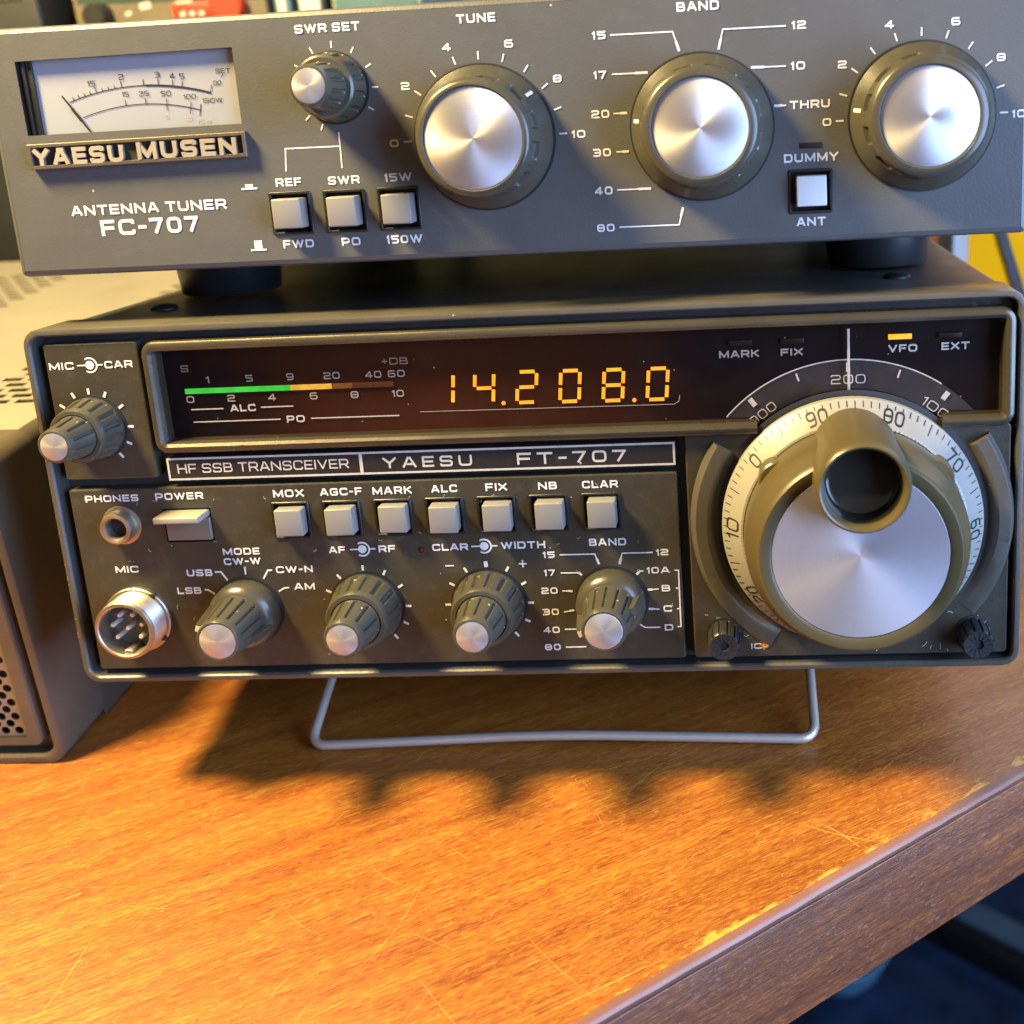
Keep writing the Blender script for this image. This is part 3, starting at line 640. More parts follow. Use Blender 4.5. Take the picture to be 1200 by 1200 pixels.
pointer_knob(mode_c, R(160)); pointer_knob(band_c, R(197))

# ---- sockets, power switch
b = MB(); b.lathe([(5.0, 0), (5.0, .4), (4.6, .6), (4.1, .6), (4.1, 3.2), (3.9, 4.0), (3.4, 4.2), (2.9, 4.0), (2.6, 3.0), (2.6, -6.0), (0.01, -6.0)], 'nickel', (0, 0), 64, cap1=False)
ph = b.build('headphone_socket', radio, (16.6, 0, 42.6)); ph.scale = (1.0, .9, 1.0)
q = MB(); q.lathe([(2.58, 0), (2.58, .1)], 'ink_and_gap', seg=32); q.build('socket_hole', ph, (0, -0.6, 0))
b = MB(); thr = [(9.2, 0), (9.2, 1.3), (8.9, 1.6), (8.3, 1.7)]
for k in range(9): thr += [(8.2, 1.9 + k * .72), (7.9, 2.26 + k * .72)]
thr += [(8.1, 8.6), (7.8, 9.2), (7.2, 9.3), (6.85, 9.0), (6.75, 8.0), (6.7, 2.0)]
b.lathe(thr, 'nickel', seg=96, cap1=False)
b.box(-1.1, 1.1, -8.6, -2.0, -6.9, -5.6, 'nickel', 0.3)
for a in (52, 232, 322): b.box(8.5 * math.cos(R(a)) - .8, 8.5 * math.cos(R(a)) + .8, -1.75, -0.6, 8.5 * math.sin(R(a)) - .8, 8.5 * math.sin(R(a)) + .8, 'black', 0.1)
ms = b.build('microphone_socket', radio, (17.0, 0, 17.4)); ms.scale = (.94, .9, .94)
q = MB(); q.lathe([(6.75, 0), (6.75, .3)], 'sockfloor', seg=48); q.build('socket_floor', ms, (0, -2.0, 0))
q = MB(); q.lathe([(.62, 0), (.62, 4.6), (.45, 5.0)], 'brass', seg=20); pin = q.build('contact_pin', ms, (0, -2.2, 0))
for k in range(6):
    a = R(90 + 51 * (k - 2.5)); c = pin.copy(); COL.objects.link(c); c.location = Vector((4.1 * math.cos(a), -2.2, 4.1 * math.sin(a))) * MM
q = MB(); q.box(-5.7, 5.7, -0.6, 4.5, -3.9, 2.0, plastic('brown_switch_block', (0.15, 0.125, 0.095), .4), 0.3); ps = q.build('power_switch', radio, (33.8, 0, 42.1))
q = MB(); q.box(-5.9, 5.6, -6.2, 4.0, 2.3, 3.9, 'lever', 0.35); q.build('switch_lever', ps)

# ---- tuning dial
def cone_r(d): return 30.6 - (d - 3.2) * (4.1 / 4.8)
b = MB(); b.lathe([(30.9, 0.6), (30.9, 2.8), (30.6, 3.2), (26.5, 8.0), (26.4, 8.4), (25.9, 8.5), (25.6, 8.0), (25.4, 4)], 'ring', seg=200, cap1=False)
def on_cone(a0, r_mid):
    def pl(X, Z, l):                                   # X along the tangent (clockwise), Z outward
        r = r_mid + Z; a = a0 + X / r_mid; d = 3.2 + (30.6 - r) * 4.8 / 4.1 + 0.06 + l * .7
        return (r * math.sin(a), -d, r * math.cos(a))
    return pl
OFF = -16.2
for k in range(10):
    a = R(OFF + 36 * (((9 - k) % 10)))
    n_ = str(k * 10)
    b.text(n_, 0, 0, 5.0 if k else 2.2, 2.9, 'ink_and_gap', place=on_cone(a, 28.4), weight=.15)
for k in range(100):
    a = R(OFF + 3.6 * k); ln = 1.2 if k % 5 else 2.4
    if k % 10 == 0: ln = 0.8
    b.ribbon([(0, 30.5 - 28.4 - ln), (0, 30.5 - 28.4)], 0.22, 'ink_and_gap', on_cone(a, 28.4))
for k in range(160):
    a = 2 * math.pi * k / 160; b.ribbon([(0, -.25), (0, .25)], 0.35, 'greyprint', lambda X, Z, l, a=a: ((26.1 + Z) * math.sin(a + X / 26.1), -8.62 - l * .2, (26.1 + Z) * math.cos(a + X / 26.1)))
ring_b = b
b = MB(); b.lathe([(25.7, 5.0), (25.7, 12.0), (25.4, 16.5), (24.9, 18.6), (23.9, 20.6), (23.3, 22.4), (22.9, 23.5), (22.3, 24.0), (20.3, 24.0), (19.7, 23.7), (19.6, 23.2)], 'bigknob', seg=128, cap1=False)
for a, r, q_ in ((140, 22.4, 4.7), (38, 22.4, 4.7)):
    b.lathe([(q_, 6.0), (q_, 12.6), (q_ - .4, 13.0), (q_ - 3, 13.1)], 'bigknob', (r * math.cos(R(a)), r * math.sin(R(a))), 48)
kb = dial = b.build('tuning_dial', radio, (DC[0], 0, DC[1])); ring_b.build('scale_ring', dial)
for a in (140, 38):
    q = MB(); pts = [(-2.6, 0), (-1.2, .65), (0.6, .8), (2.6, .1), (1.0, -.35), (-1.0, -.45)]; q.stack([[(x, -13.2, z) for x, z in pts]], 'cup', cap1=True, smooth=False)
    o = q.build('slot', kb, (24.6 * math.cos(R(a)) , 0, 24.6 * math.sin(R(a)))); o.rotation_euler = (0, R(-(a - 90)) if a > 90 else R(-(a - 90)), 0)
q = MB(); q.lathe([(19.6, 0), (19.6, .45), (19.45, .6)], 'spun_m', seg=96); q.build('face_disc', kb, (0, -23.2, 0))
q = MB(); q.lathe([(11.2, 5), (10.9, 9), (10.6, 14), (10.5, 22), (10.35, 29.5), (10.1, 31.0), (9.8, 31.8), (9.4, 32.2), (9.0, 32.0), (8.7, 31.3), (8.4, 30.0), (8.2, 28.0), (8.1, 24.6), (0.01, 24.5)], 'bigknob', seg=96, cap1=False)
cup = q.build('finger_cup', dial, (0.2, 0, 17.9))
q = MB(); q.lathe([(8.3, 29.6), (8.1, 28.0), (7.9, 26.0), (7.5, 25.2), (6.5, 24.8), (0.01, 24.75)], 'cup', seg=64, cap1=False); q.build('cup_shade', dial, (0.2, 0, 17.9))  # near-black lining paints the deep shade inside the cup
# small knurled screws low on either side of the dial
def thumb():
    q = MB(); f = flutes(12, .30)
    q.lathe([(4.6, 0), (4.6, .2), (4.0, .25, .0), (4.0, .6, .5), (3.9, 6.4, .5), (3.6, 7.0, .5), (3.4, 7.2, .4), (1.3, 7.0, 0), (1.1, 6.4)], 'rubber', seg=144, flute=f)
    for k in range(12):
        a = 2 * math.pi * (k + .5) / 12; q.ribbon([(1.3 * math.cos(a), 1.3 * math.sin(a)), (3.5 * math.cos(a), 3.5 * math.sin(a))], .42, 'ink_and_gap', lambda X, Z, l: (X, -7.16 - l * .3 - .06, Z))
    return q
t0 = thumb().build('thumb_screw', radio, (166.2, 0.2, 9.4)); t1 = t0.copy(); COL.objects.link(t1); t1.location = Vector((227.0, 0.2, 8.6)) * MM

# ---- wire stand
def wl(p): return tuple(w2r(p))
pts = [(52, 74, 28.5), (51.0, 50, 17)]
ctl = [(50.6, 70, 26.5), (47.6, 18, 1.8), (118, 19.5, 3.4), (189.2, 18, 1.8), (188.2, 70, 26.5)]
pth = [Vector(ctl[0])]
def arc(a, bq, c, r, n=7):
    a, bq, c = Vector(a), Vector(bq), Vector(c); p0 = bq + (a - bq).normalized() * r; p2 = bq + (c - bq).normalized() * r
    return [p0.lerp(bq, k / n).lerp(bq.lerp(p2, k / n), k / n) for k in range(n + 1)]
pth += arc(ctl[0], ctl[1], ctl[2], 5); pth += [Vector(ctl[1]).lerp(Vector(ctl[2]), t) for t in (.3, .6)] + arc(Vector(ctl[1]), ctl[2], ctl[3], 18) + [Vector(ctl[2]).lerp(Vector(ctl[3]), t) for t in (.5, .8)]
pth += arc(ctl[2], ctl[3], ctl[4], 5) + [Vector(ctl[4])]
b = MB(); b.tube([wl(p) for p in pth], 1.35, 'steel', 14); b.build('wire_stand', radio)
for x in (30, 208):
    q = MB(); bm = bmesh.new(); bmesh.ops.create_cone(bm, cap_ends=True, segments=32, radius1=6, radius2=7, depth=5)
    q.frombm(bm, 'rubber'); q.build('rear_foot', radio, (x, 262, -2.5))
# ================================================================== the antenna tuner on top
TY, TZ = 4.3, 104.8                                  # its front face and underside in the transceiver's frame
tl = r2w((0, TY, TZ))
tuner = thing('antenna_tuner', 'grey antenna tuner with cream meter and three large silver knobs, standing on the transceiver', 'antenna tuner', tl, (-TILT, 0, 0))
TX0, TX1, TH = -0.6, 238.6, 57.2
def tz(z): return z - TZ                             # z given in the transceiver's frame
b = MB()
mw_ = [(7.5, tz(154.6)), (59.5, tz(155.0)), (59.2, tz(138.1)), (7.5, tz(137.5))]
mwin = [(7.6, tz(137.8)), (59.3, tz(138.0)), (59.4, tz(154.9)), (7.5, tz(154.5))]
tb = [(68.5, tz(117.1)), (81.5, tz(117.0)), (94.4, tz(117.0)), (189.9, tz(116.4))]
outer = [(TX0, 0), (TX1, 0), (TX1, TH), (TX0, TH)]
b.plate(rr(TX0, TX1, 0, TH, 1.2), [mwin] + [btn_hole(x, z, 9.6, 9.6) for x, z in tb], 0, 6, 'tpanel', inner='black', depth=7, b=1.5)
for s_, x, z, w, h in [('ANTENNA TUNER', 34.0, 120.0, 38.1, 2.37), ('FC-707', 33.6, 115.7, 24.1, 3.75), ('SWR SET', 82.03, 157.9, 15.0, 1.9), ('TUNE', 116.2, 158.05, 8.91, 1.95), ('BAND', 165.93, 157.8, 9.42, 2.0), ('REF', 68.63, 124.25, 6.14, 1.9), ('SWR', 81.88, 124.1, 7.52, 1.9), ('15W', 94.77, 124.15, 6.46, 1.9), ('FWD', 69.2, 109.9, 7.46, 1.9), ('PO', 81.91, 109.87, 4.53, 1.9), ('150W', 94.75, 109.87, 8.59, 1.95), ('0', 94.7, 131.8, 2.01, 1.7), ('2', 98.65, 144.3, 1.98, 1.7), ('4', 108.93, 152.2, 1.98, 1.7), ('6', 123.17, 152.2, 2.04, 1.7), ('8', 133.59, 144.1, 1.95, 1.7), ('10', 137.59, 131.73, 3.14, 1.7), ('15', 143.58, 152.85, 3.07, 1.75), ('17', 143.31, 144.35, 2.9, 1.75), ('20', 142.86, 135.85, 4.09, 1.78), ('30', 142.7, 127.35, 4.12, 1.8), ('40', 142.54, 118.78, 4.15, 1.8), ('80', 142.49, 110.3, 4.09, 1.76), ('12', 188.03, 152.6, 3.18, 1.75), ('10', 187.64, 144.0, 3.21, 1.75), ('THRU', 190.11, 135.6, 8.92, 1.78), ('DUMMY', 190.16, 123.95, 12.28, 1.9), ('ANT', 189.87, 109.6, 6.61, 1.94), ('0', 193.84, 131.5, 1.95, 1.7), ('2', 197.43, 143.7, 1.97, 1.7), ('4', 207.77, 151.55, 1.98, 1.7), ('6', 222.17, 151.45, 1.98, 1.7), ('8', 232.04, 143.4, 1.95, 1.7), ('10', 236.1, 131.2, 2.97, 1.7), ('LOAD', 214.0, 157.6, 9.17, 1.95)]:
    b.text(s_, x, tz(z), w, h, 'white', 0, .22)
for pl in [[(68.4, 126.7), (68.9, 131.85), (81.9, 131.8)], [(81.98, 134.9), (81.8, 126.8)], [(146.16, 152.75), (160.1, 152.72), (161.42, 148.48)], [(146.02, 144.35), (154.11, 144.3)], [(145.88, 135.8), (148.98, 135.78)], [(145.94, 127.33), (148.87, 127.28)], [(145.61, 118.8), (153.5, 118.75)], [(145.69, 110.3), (159.57, 110.25), (160.65, 114.14)], [(185.21, 152.55), (171.28, 152.6), (170.17, 148.37)], [(185.0, 144.05), (177.23, 144.15)], [(184.78, 135.6), (182.11, 135.63)]]:
    b.line([(x, tz(z)) for x, z in pl], 0.32, 'white', 0)
for pl in [[(160.75, 150.6), (161.42, 148.48)], [(151.2, 144.32), (154.11, 144.3)], [(147.4, 135.79), (148.98, 135.78)], [(147.4, 127.3), (148.87, 127.28)], [(150.6, 118.77), (153.5, 118.75)], [(160.1, 112.2), (160.65, 114.14)], [(170.75, 150.6), (170.17, 148.37)], [(180.2, 144.1), (177.23, 144.15)], [(183.9, 135.62), (182.11, 135.63)]]:
    b.line([(x, tz(z)) for x, z in pl], 0.58, 'white', 0)
for (x, z), hh in (((59.1, 123.9), .8), ((59.4, 109.6), 2.0)):
    b.line([(x - 1.9, tz(z) - .7), (x + 1.9, tz(z) - .7)], .45, 'white', 0); b.line([(x - .95, tz(z) - .5 + hh / 2), (x + .95, tz(z) - .5 + hh / 2)], hh, 'white', 0)
tc, bc, lc, sc_ = (116.0, tz(132.0)), (165.8, tz(131.8)), (214.8, tz(131.6)), (82.2, tz(144.8))
ticks(b, tc, 17.2, 19.0, [-90 + 18 * k for k in range(11)], .34); ticks(b, lc, 17.2, 19.0, [-90 + 18 * k for k in range(11)], .34)
ticks(b, sc_, 8.7, 10.2, [-118 + 30 * k for k in range(0, 9)][2:] + [205, 228], .34)
face = b.build('front_panel', tuner)
b = MB(); b.stack([[(x, y, z) for x, z in rr(TX0 + i, TX1 - i, i, TH - i, 1.2)] for y, i in ((6.0, 0.6), (6.6, 0.1), (226, 0.1), (228, 1))], 'case', cap0=True, cap1=True); b.build('case', tuner)

# ---- meter
b = MB(); P = [(7.6, 137.8), (59.3, 138.0), (59.4, 154.9), (7.5, 154.5)]
b.fill([(x, tz(z)) for x, z in rect(6.5, 60.5, 137.0, 156.0)], [], 1.9, 'meterface')
MI = 'ink_and_gap'
def arcz(pts, n=20):                                  # parabola through three points
    (x0, z0), (x1, z1), (x2, z2) = pts; o = []
    for k in range(n + 1):
        x = x0 + (x2 - x0) * k / n
        o.append((x, z0 * (x - x1) * (x - x2) / ((x0 - x1) * (x0 - x2)) + z1 * (x - x0) * (x - x2) / ((x1 - x0) * (x1 - x2)) + z2 * (x - x0) * (x - x1) / ((x2 - x0) * (x2 - x1))))
    return o
A1 = arcz([(18.1, tz(144.9)), (35.5, tz(147.75)), (52.3, tz(145.3))]); A2 = arcz([(20.8, tz(141.3)), (36.7, tz(143.6)), (49.3, tz(141.6))])
b.line(A1, .22, MI, 1.85); b.line(A1[11:], .42, MI, 1.83); b.line(A2, .20, MI, 1.85)
def at(Ac, x): return min(Ac, key=lambda p_: abs(p_[0] - x))
def mt(Ac, x, ln, t=.18):
    zz = None
    for a, c in zip(Ac, Ac[1:]):
        if a[0] <= x <= c[0]: zz = a[1] + (c[1] - a[1]) * (x - a[0]) / (c[0] - a[0])
    k = (x - 35.5) * .018; b.line([(x, zz), (x + k * ln, zz + ln)], t, MI, 1.85)
for x in (19.2, 20.6, 22.0, 23.5, 26.5, 28.0, 29.5): mt(A1, x, .8)
for x in (25, 31.2, 36.5, 40, 43.4, 45.6): mt(A1, x, 1.4)
mt(A1, 52.2, 1.8)
for x in (31.6, 36.4): mt(A2, x, 1.3)
for x in (41.4, 47.0, 49.2): mt(A2, x, 1.3); mt(A2, x, -1.3)
for s_, x, z, w, h in [('15', 24, 148.8, 1.9, 1.3), ('2', 31.4, 149.9, 1.2, 1.3), ('3', 40.1, 149.95, 1.2, 1.3), ('4', 43.6, 149.5, 1.2, 1.3), ('5', 45.9, 149.3, 1.2, 1.3), ('00', 54.1, 147.4, 1.9, 1.1), ('SET', 55.8, 150.0, 3.4, 1.1), ('15', 31.8, 146.0, 1.6, 1.2), ('25', 36.3, 145.95, 2.3, 1.2), ('50', 41.5, 145.7, 2.4, 1.2), ('100', 47.1, 144.7, 3.0, 1.1), ('150W', 52.4, 143.6, 4.8, 1.1)]:
    b.text(s_, x, tz(z), w, h, MI, 1.85, .13)
for s_, x, z, w, h in [('5', 40.9, 140.6, .9, 1.0), ('10', 45.9, 139.9, 1.6, 1.0), ('15W', 49.7, 139.1, 3.4, 1.0)]: b.text(s_, x, tz(z), w, h, 'greyprint', 1.85, .13)
b.line([(55.2, tz(148.6)), (55.7, tz(149.2))], .2, MI, 1.85)
mf = b.build('meter_card', tuner)
q = MB(); q.line([(22.6, tz(137.4)), (16.7, tz(146.4))], .42, MI, 1.4); q.line([(20.6, tz(140.4)), (18.6, tz(143.5))], .7, MI, 1.38); q.build('meter_needle', tuner)
q = MB(); q.box(8.2, 9.0, .8, 1.9, tz(137.9), tz(154.4), 'black', .1); q.box(9.6, 10.6, 1.2, 1.9, tz(137.9), tz(154.4), 'black', .1); q.build('meter_side_rib', tuner)
q = MB(); q.fill([(x, tz(z)) for x, z in P], [], 0.35, 'mpane'); q.build('meter_pane', tuner)

# ---- raised badge
b = MB(); bo = [(7.8, tz(130.0)), (60.4, tz(130.5)), (60.4, tz(136.2)), (7.8, tz(135.8))]
b.stack([[(x, y, z) for x, z in offset(bo, -i)] for i, y in ((0, 0), (0, -1.7), (.15, -1.9), (.75, -1.9), (.85, -1.7), (.9, -0.9))], 'badge')
badge = b.build('badge', tuner)
q = MB(); q.stack([[(x, -0.9, z) for x, z in offset(bo, -.85)]], 'badgedark', cap1=True); q.build('badge_field', badge)
q = MB()
for s_, x, w in (('YAESU', 20.0, 21.9), ('MUSEN', 46.2, 23.8)):
    for yy in (-1.0, -1.2, -1.4, -1.6, -1.85): q.text(s_, x, tz(132.95) + (x - 34) * .012, w, 3.9, 'letters', yy, .25, gap=.3)
q.build('badge_lettering', badge)

# ---- buttons, lamp
tb0 = push_button(tuner, 'push_button', (tb[0][0], 0, tb[0][1]), (0.3, 0.1), w=10.0, cap=6.8, d=4.2)
for x, z in tb[1:3]: dup(tb0, (x, 0, z))
b4 = push_button(tuner, 'push_button', (tb[3][0], 0, tb[3][1]), (0.1, 0.2), w=10.0, cap=6.8, d=2.4, m='whitebutton')
b = MB(); b.box(-2.5, 2.5, -.15, .6, -.6, .6, 'led_off', .1); b.build('indicator_lamp', tuner, (190.1, 0, tz(126.6)))

# ---- knobs
def big_knob(loc, ang, disc=10.5):
    q = MB(); q.lathe([(16.4, 0), (16.4, .5)], 'ink_and_gap', seg=96)  # base disc painted black as the shadow gap round the skirt
    q.lathe([(15.7, .5), (15.9, .9), (15.9, 1.6), (15.5, 2.1), (13.9, 5.2), (13.7, 5.5), (13.6, 5.7, 0), (13.55, 5.9, .8), (13.1, 11.2, .8), (13.05, 11.4, 0), (12.9, 11.6), (12.6, 12.7), (12.0, 13.2), (disc + .35, 13.3), (disc + .1, 13.0), (disc, 12.4)], 'knob', seg=180, flute=flutes(12, .55), cap1=False)
    a = ang; ca, sa = math.cos(a), math.sin(a)
    def pl(X, Z, l): return ((X) * ca - Z * sa, -(2.1 + (15.5 - X) * 3.1 / 1.6 + .1 + l), X * sa + Z * ca)
    q.ribbon([(14.05, 0), (15.35, 0)], .8, 'white', pl)
    body = root = q.build('rotary_knob', tuner, (loc[0], 0, loc[1]))
    q = MB(); q.lathe([(disc, 0), (disc, .4), (disc - .15, .5)], 'spun', seg=96); q.build('face_disc', body, (0, -12.4, 0))
    return root
big_knob(tc, R(38), 11.0); big_knob(bc, R(172)); big_knob(lc, R(172))
q = MB(); q.lathe([(8.1, 0), (8.1, .4)], 'ink_and_gap', seg=48); f = flutes(13, .3)  # black base disc: this knob's shadow gap, put in as colour
q.lathe([(7.6, .4), (7.8, 1.0), (7.7, 1.6, 0), (7.6, 1.8, .5), (7.0, 6.6, .5), (6.95, 6.8), (6.8, 7.4), (6.3, 7.8), (5.5, 7.8), (5.4, 7.8, 0), (5.35, 8.3, 0), (5.3, 8.5, .45), (4.65, 15.0, .45), (4.6, 15.2), (4.5, 16.4), (4.2, 17.0), (3.8, 17.1), (3.7, 16.8)], 'knob', seg=130, flute=f, cap1=False); kb_ = q.build('small_knob', tuner, (sc_[0], 0, sc_[1]))
q = MB(); q.lathe([(3.72, 0), (3.72, .3), (3.5, .4)], 'spun_s', seg=48); q.build('face_disc', kb_, (0, -16.7, 0))
# ---- feet
for x in (26.3, 211.0):
    for y in (57, 200):
        b = MB(); n = 48; b.stack([[(r * math.cos(2 * math.pi * k / n), r * math.sin(2 * math.pi * k / n), z) for k in range(n)] for r, z in ((15.0, 0.3), (14.8, -.6), (13.7, -11.4), (13.2, -12.05))], 'rubber', cap0=True, cap1=True)
        b.build('foot', tuner, (x, y, 0))
# ================================================================== the power supply on the left
PX, PY = -22.0, 13.8                                 # its right hand front edge
psu = thing('power_supply', 'brown and beige power supply with perforated grille and slotted top, left of transceiver', 'power supply', (PX - 119, PY, 0))
PH_ = 93.0
Lp = lambda i, y, r=5.0: [(x, y, z) for x, z in rr(-119 + i, 119 - i, 3.0 * 0 + i, PH_ - i, r, 6)]
b = MB()                                             # front moulding: hollow rim, groove, inner frame
b.stack([Lp(0, 23.0), Lp(0, 1.0), Lp(.3, .3), Lp(.9, 0), Lp(2.2, 0, 4), Lp(2.7, .4, 4), Lp(3.0, 4.5, 4), Lp(5.4, 4.5, 3), Lp(5.7, 1.0, 3), Lp(6.2, .6, 3)], 'psfront')
ix0, ix1, iz0, iz1 = -119 + 6.2, 119 - 6.2, 6.2, PH_ - 6.2
gx0, gx1, gz0, gz1 = 60.0, 109.2, 8.6, 60.0
b.plate(rr(ix0, ix1, iz0, iz1, 3, 6), [rr(gx0, gx1, gz0, gz1, .8, 3)], .6, 5, 'psfront', inner='black', depth=2.0)
b.build('front_moulding', psu)
# perforated grille: plate with round holes in staggered rows
b = MB(); holes = []; row = 0; z = gz0 + 1.8
while z < gz1 - 1.2:
    x = gx1 - 2.6 - (2.0 if row % 2 else 0)
    while x > gx0 + 1.5: holes.append(circ((x, z), 1.25, 12)); x -= 4.0
    z += 2.3; row += 1
b.plate(rect(gx0, gx1, gz0, gz1), holes, 1.6, 2.4, 'grille', inner='black', depth=.9)
b.build('speaker_grille', psu)
q = MB(); q.stack([[(x, 6.5, z) for x, z in rect(gx0, gx1, gz0, gz1)]], 'black', cap1=True); q.build('grille_backing', psu)
# body: sides and back as a sleeve, the slotted top plate let into it
b = MB(); X1 = 118.4; B0, B1 = 23.0, 252.0; r_ = 4.0
prof = [(-X1, 0.6), (-X1, PH_ - r_)] + [(-X1 + r_ - r_ * math.cos(R(a)), PH_ - r_ + r_ * math.sin(R(a)) - .5) for a in (20, 45, 70, 90)]
prof2 = [(-x, z) for x, z in reversed(prof)]
for pr in (prof, prof2):
    b.stack([[(x, B0, z) for x, z in pr], [(x, B1, z) for x, z in pr]], 'psside', wrap=False)
b.add([(-X1, B1, .6), (X1, B1, .6), (X1, B1, PH_ - .5), (-X1, B1, PH_ - .5)], [(0, 1, 2, 3)], 'pscase')
b.build('case', psu)
tx = X1 - r_; slots = []
b = MB(); ROW, SW, SH = 5.4, 6.2, 3.4
def strip(x0, x1, y0, y1): b.add([(x0, y0, PH_ - .5), (x1, y0, PH_ - .5), (x1, y1, PH_ - .5), (x0, y1, PH_ - .5)], [(0, 1, 2, 3)], 'pscase', False)
fields = ((-110, 26.0), (80.0, 114.0)); Y0, Y1 = 47.0, 225.0
strip(-tx, tx, B0, Y0); y = Y0; row = 0
while y < Y1:
    cuts = []
    for x0, x1 in fields:
        x = x1 - (4.2 if row % 2 else 0)
        while x - SW > x0: cuts.append((x - SW, x)); x -= 8.4
    cuts.sort(); px = -tx
    for c0, c1 in cuts:
        strip(px, c0, y, y + SH); px = c1; slots.append([(c0, y), (c1, y), (c1, y + SH), (c0, y + SH)])
    strip(px, tx, y, y + SH); strip(-tx, tx, y + SH, y + ROW); y += ROW; row += 1
strip(-tx, tx, y, B1)
for s_ in slots:
    b.stack([[(x, y, PH_ - .5) for x, y in s_], [(x, y, PH_ - .9) for x, y in s_]], 'pscase', smooth=False)
b.build('slotted_top', psu)
q = MB(); q.stack([[(x, y, PH_ - 9) for x, y in rect(-tx, tx, B0, B1)]], 'black', cap1=True); q.build('inner_shelf', psu)
q = MB(); q.stack([[(x, 24.0, z) for x, z in rr(-117, 117, 1, PH_ - 2, 3)]], 'black', cap1=True); q.build('front_bulkhead', psu)
# ================================================================== the wooden desk
ED = Vector((0.7962, 0.6050, 0)); EN = Vector((-0.6050, 0.7962, 0)); EP = Vector((137.5, -74.7, 0))
EANG = math.atan2(ED.y, ED.x)
def wood(name, top=True):
    m = N(name); c = c0 = m.coord()
    if top: c = m.mapping(c, rot=(0, 0, R(6)))
    warp = m.noise(m.mapping(c, (3, 7, 7)), 2.0, 4)
    g1 = m.noise(m.mapping(c, (1.6, 24.0, 24.0)), 9, 6, 0.6, 0.3); g2 = m.noise(m.mapping(c, (7, 150, 150)), 15, 6, 0.72)
    pore = m.noise(m.mapping(c, (1, 5, 5)), 330, 3, 0.6)
    f = m.math('ADD', m.math('ADD', m.math('MULTIPLY', g1, 0.24), m.math('MULTIPLY', g2, 0.46)), m.math('MULTIPLY', pore, 0.30))
    if top: cols = [(0.37, (0.15, 0.028, 0.006)), (0.45, (0.28, 0.072, 0.010)), (0.52, (0.36, 0.122, 0.015)), (0.61, (0.52, 0.245, 0.030))]
    else: cols = [(0.38, (0.10, 0.034, 0.018)), (0.47, (0.18, 0.062, 0.028)), (0.54, (0.27, 0.088, 0.030)), (0.62, (0.50, 0.16, 0.026))]
    col = m.ramp(f, cols)
    blot = m.ramp(warp, [(0.35, 0.82), (0.7, 1.08)])
    col = m.mix(1.0, col, blot, 'MULTIPLY')
    if top:                                            # varnish worn through to pale wood beside the edge
        c = c0; y = m.new('SeparateXYZ', {0: c}).outputs[1]
        near = m.math('MAXIMUM', m.math('SUBTRACT', 1.0, m.math('MULTIPLY', y, 150.0)), 0.0)
        w = m.math('ADD', near, m.math('MULTIPLY', m.math('SUBTRACT', m.noise(m.mapping(c, (0.8, 2.0, 1)), 130, 6, 0.7), 0.5), 2.6))
        w = m.math('ADD', w, m.math('MULTIPLY', m.math('SUBTRACT', m.noise(m.mapping(c, (1.0, .2, 1)), 42, 3), 0.5), 2.2))
        worn = m.ramp(w, [(0.54, 0.0), (0.78, 1.0)])
        col = m.mix(m.math('MULTIPLY', worn, m.math('MINIMUM', m.math('MULTIPLY', near, 3.0), 1.0)), col, (0.62, 0.33, 0.045))
    v = m.noise(m.mapping(c, (1, 5, 5)), 180, 3)
    sc1 = m.ramp(m.noise(m.mapping(c, (1, 1.8, 1.8)), 520, 3, .65), [(0.60, 0.0), (0.70, 1.0)])
    col = m.mix(m.math('MULTIPLY', sc1, 0.45), col, (0.62, 0.34, 0.09) if top else (0.42, 0.25, 0.18))
    dk = m.ramp(m.noise(m.mapping(c, (1, 2.5, 2.5)), 260, 3, .6), [(0.30, 1.0), (0.38, 0.0)])
    col = m.mix(m.math('MULTIPLY', dk, 0.45), col, (0.12, 0.035, 0.010))
    rg = m.ramp(m.noise(m.mapping(c, (1, 3, 3)), 30, 5), [(0.3, 0.30), (0.7, 0.48)])
    m.bsdf(Base_Color=col, Roughness=rg, Specular_IOR_Level=0.5, Coat_Weight=0.4, Coat_Roughness=0.34, Normal=m.bump(m.math('ADD', g2, v), 0.6, 0.0003))
    return m.m
M['wood'] = wood('orange_varnished_wood'); M['woodside'] = wood('red_brown_edge_wood', False)
def scratchmat():
    m = N('scratched_varnish'); c = m.coord()
    m.bsdf(Base_Color=m.mix(m.noise(c, 200, 3), (0.56, 0.22, 0.04), (0.74, 0.42, 0.10)), Roughness=0.45); return m.m
M['scratch'] = scratchmat()
M['edgeband'] = plastic('worn_edge_band', (0.22, 0.095, 0.055), .40, 500, .3, .05, blotch=.25)
desk = thing('wooden_desk', 'scratched orange wooden desk with a worn front edge carrying all the radio equipment', 'desk', EP, (0, 0, EANG))
XA, XB, YB, TT = -800, 1150, 980, 35
b = MB()
sec = [(1.4, -3.2), (0.9, -3.1), (0.5, -2.8), (.2, -2.2), (.1, -1.4), (.5, -.65), (1.4, -.15), (2.4, 0.0), (5.0, 0.0)]
rn = random.Random(11); n = 420; rows = []
for i in range(n + 1):
    x = XA + (XB - XA) * i / n
    j = (rn.random() - .5) * .35
    rows.append([(x, y + (j if 2 < k < 8 else 0) , z) for k, (y, z) in enumerate(sec)])
b.stack([r_[:8] for r_ in rows], 'edgeband', wrap=False); b.stack([r_[7:] for r_ in rows], 'wood', wrap=False)
b.add([(XA, 5, 0), (XB, 5, 0), (XB, YB, 0), (XA, YB, 0)], [(0, 1, 2, 3)], 'wood')
b.build('desk_top', desk)
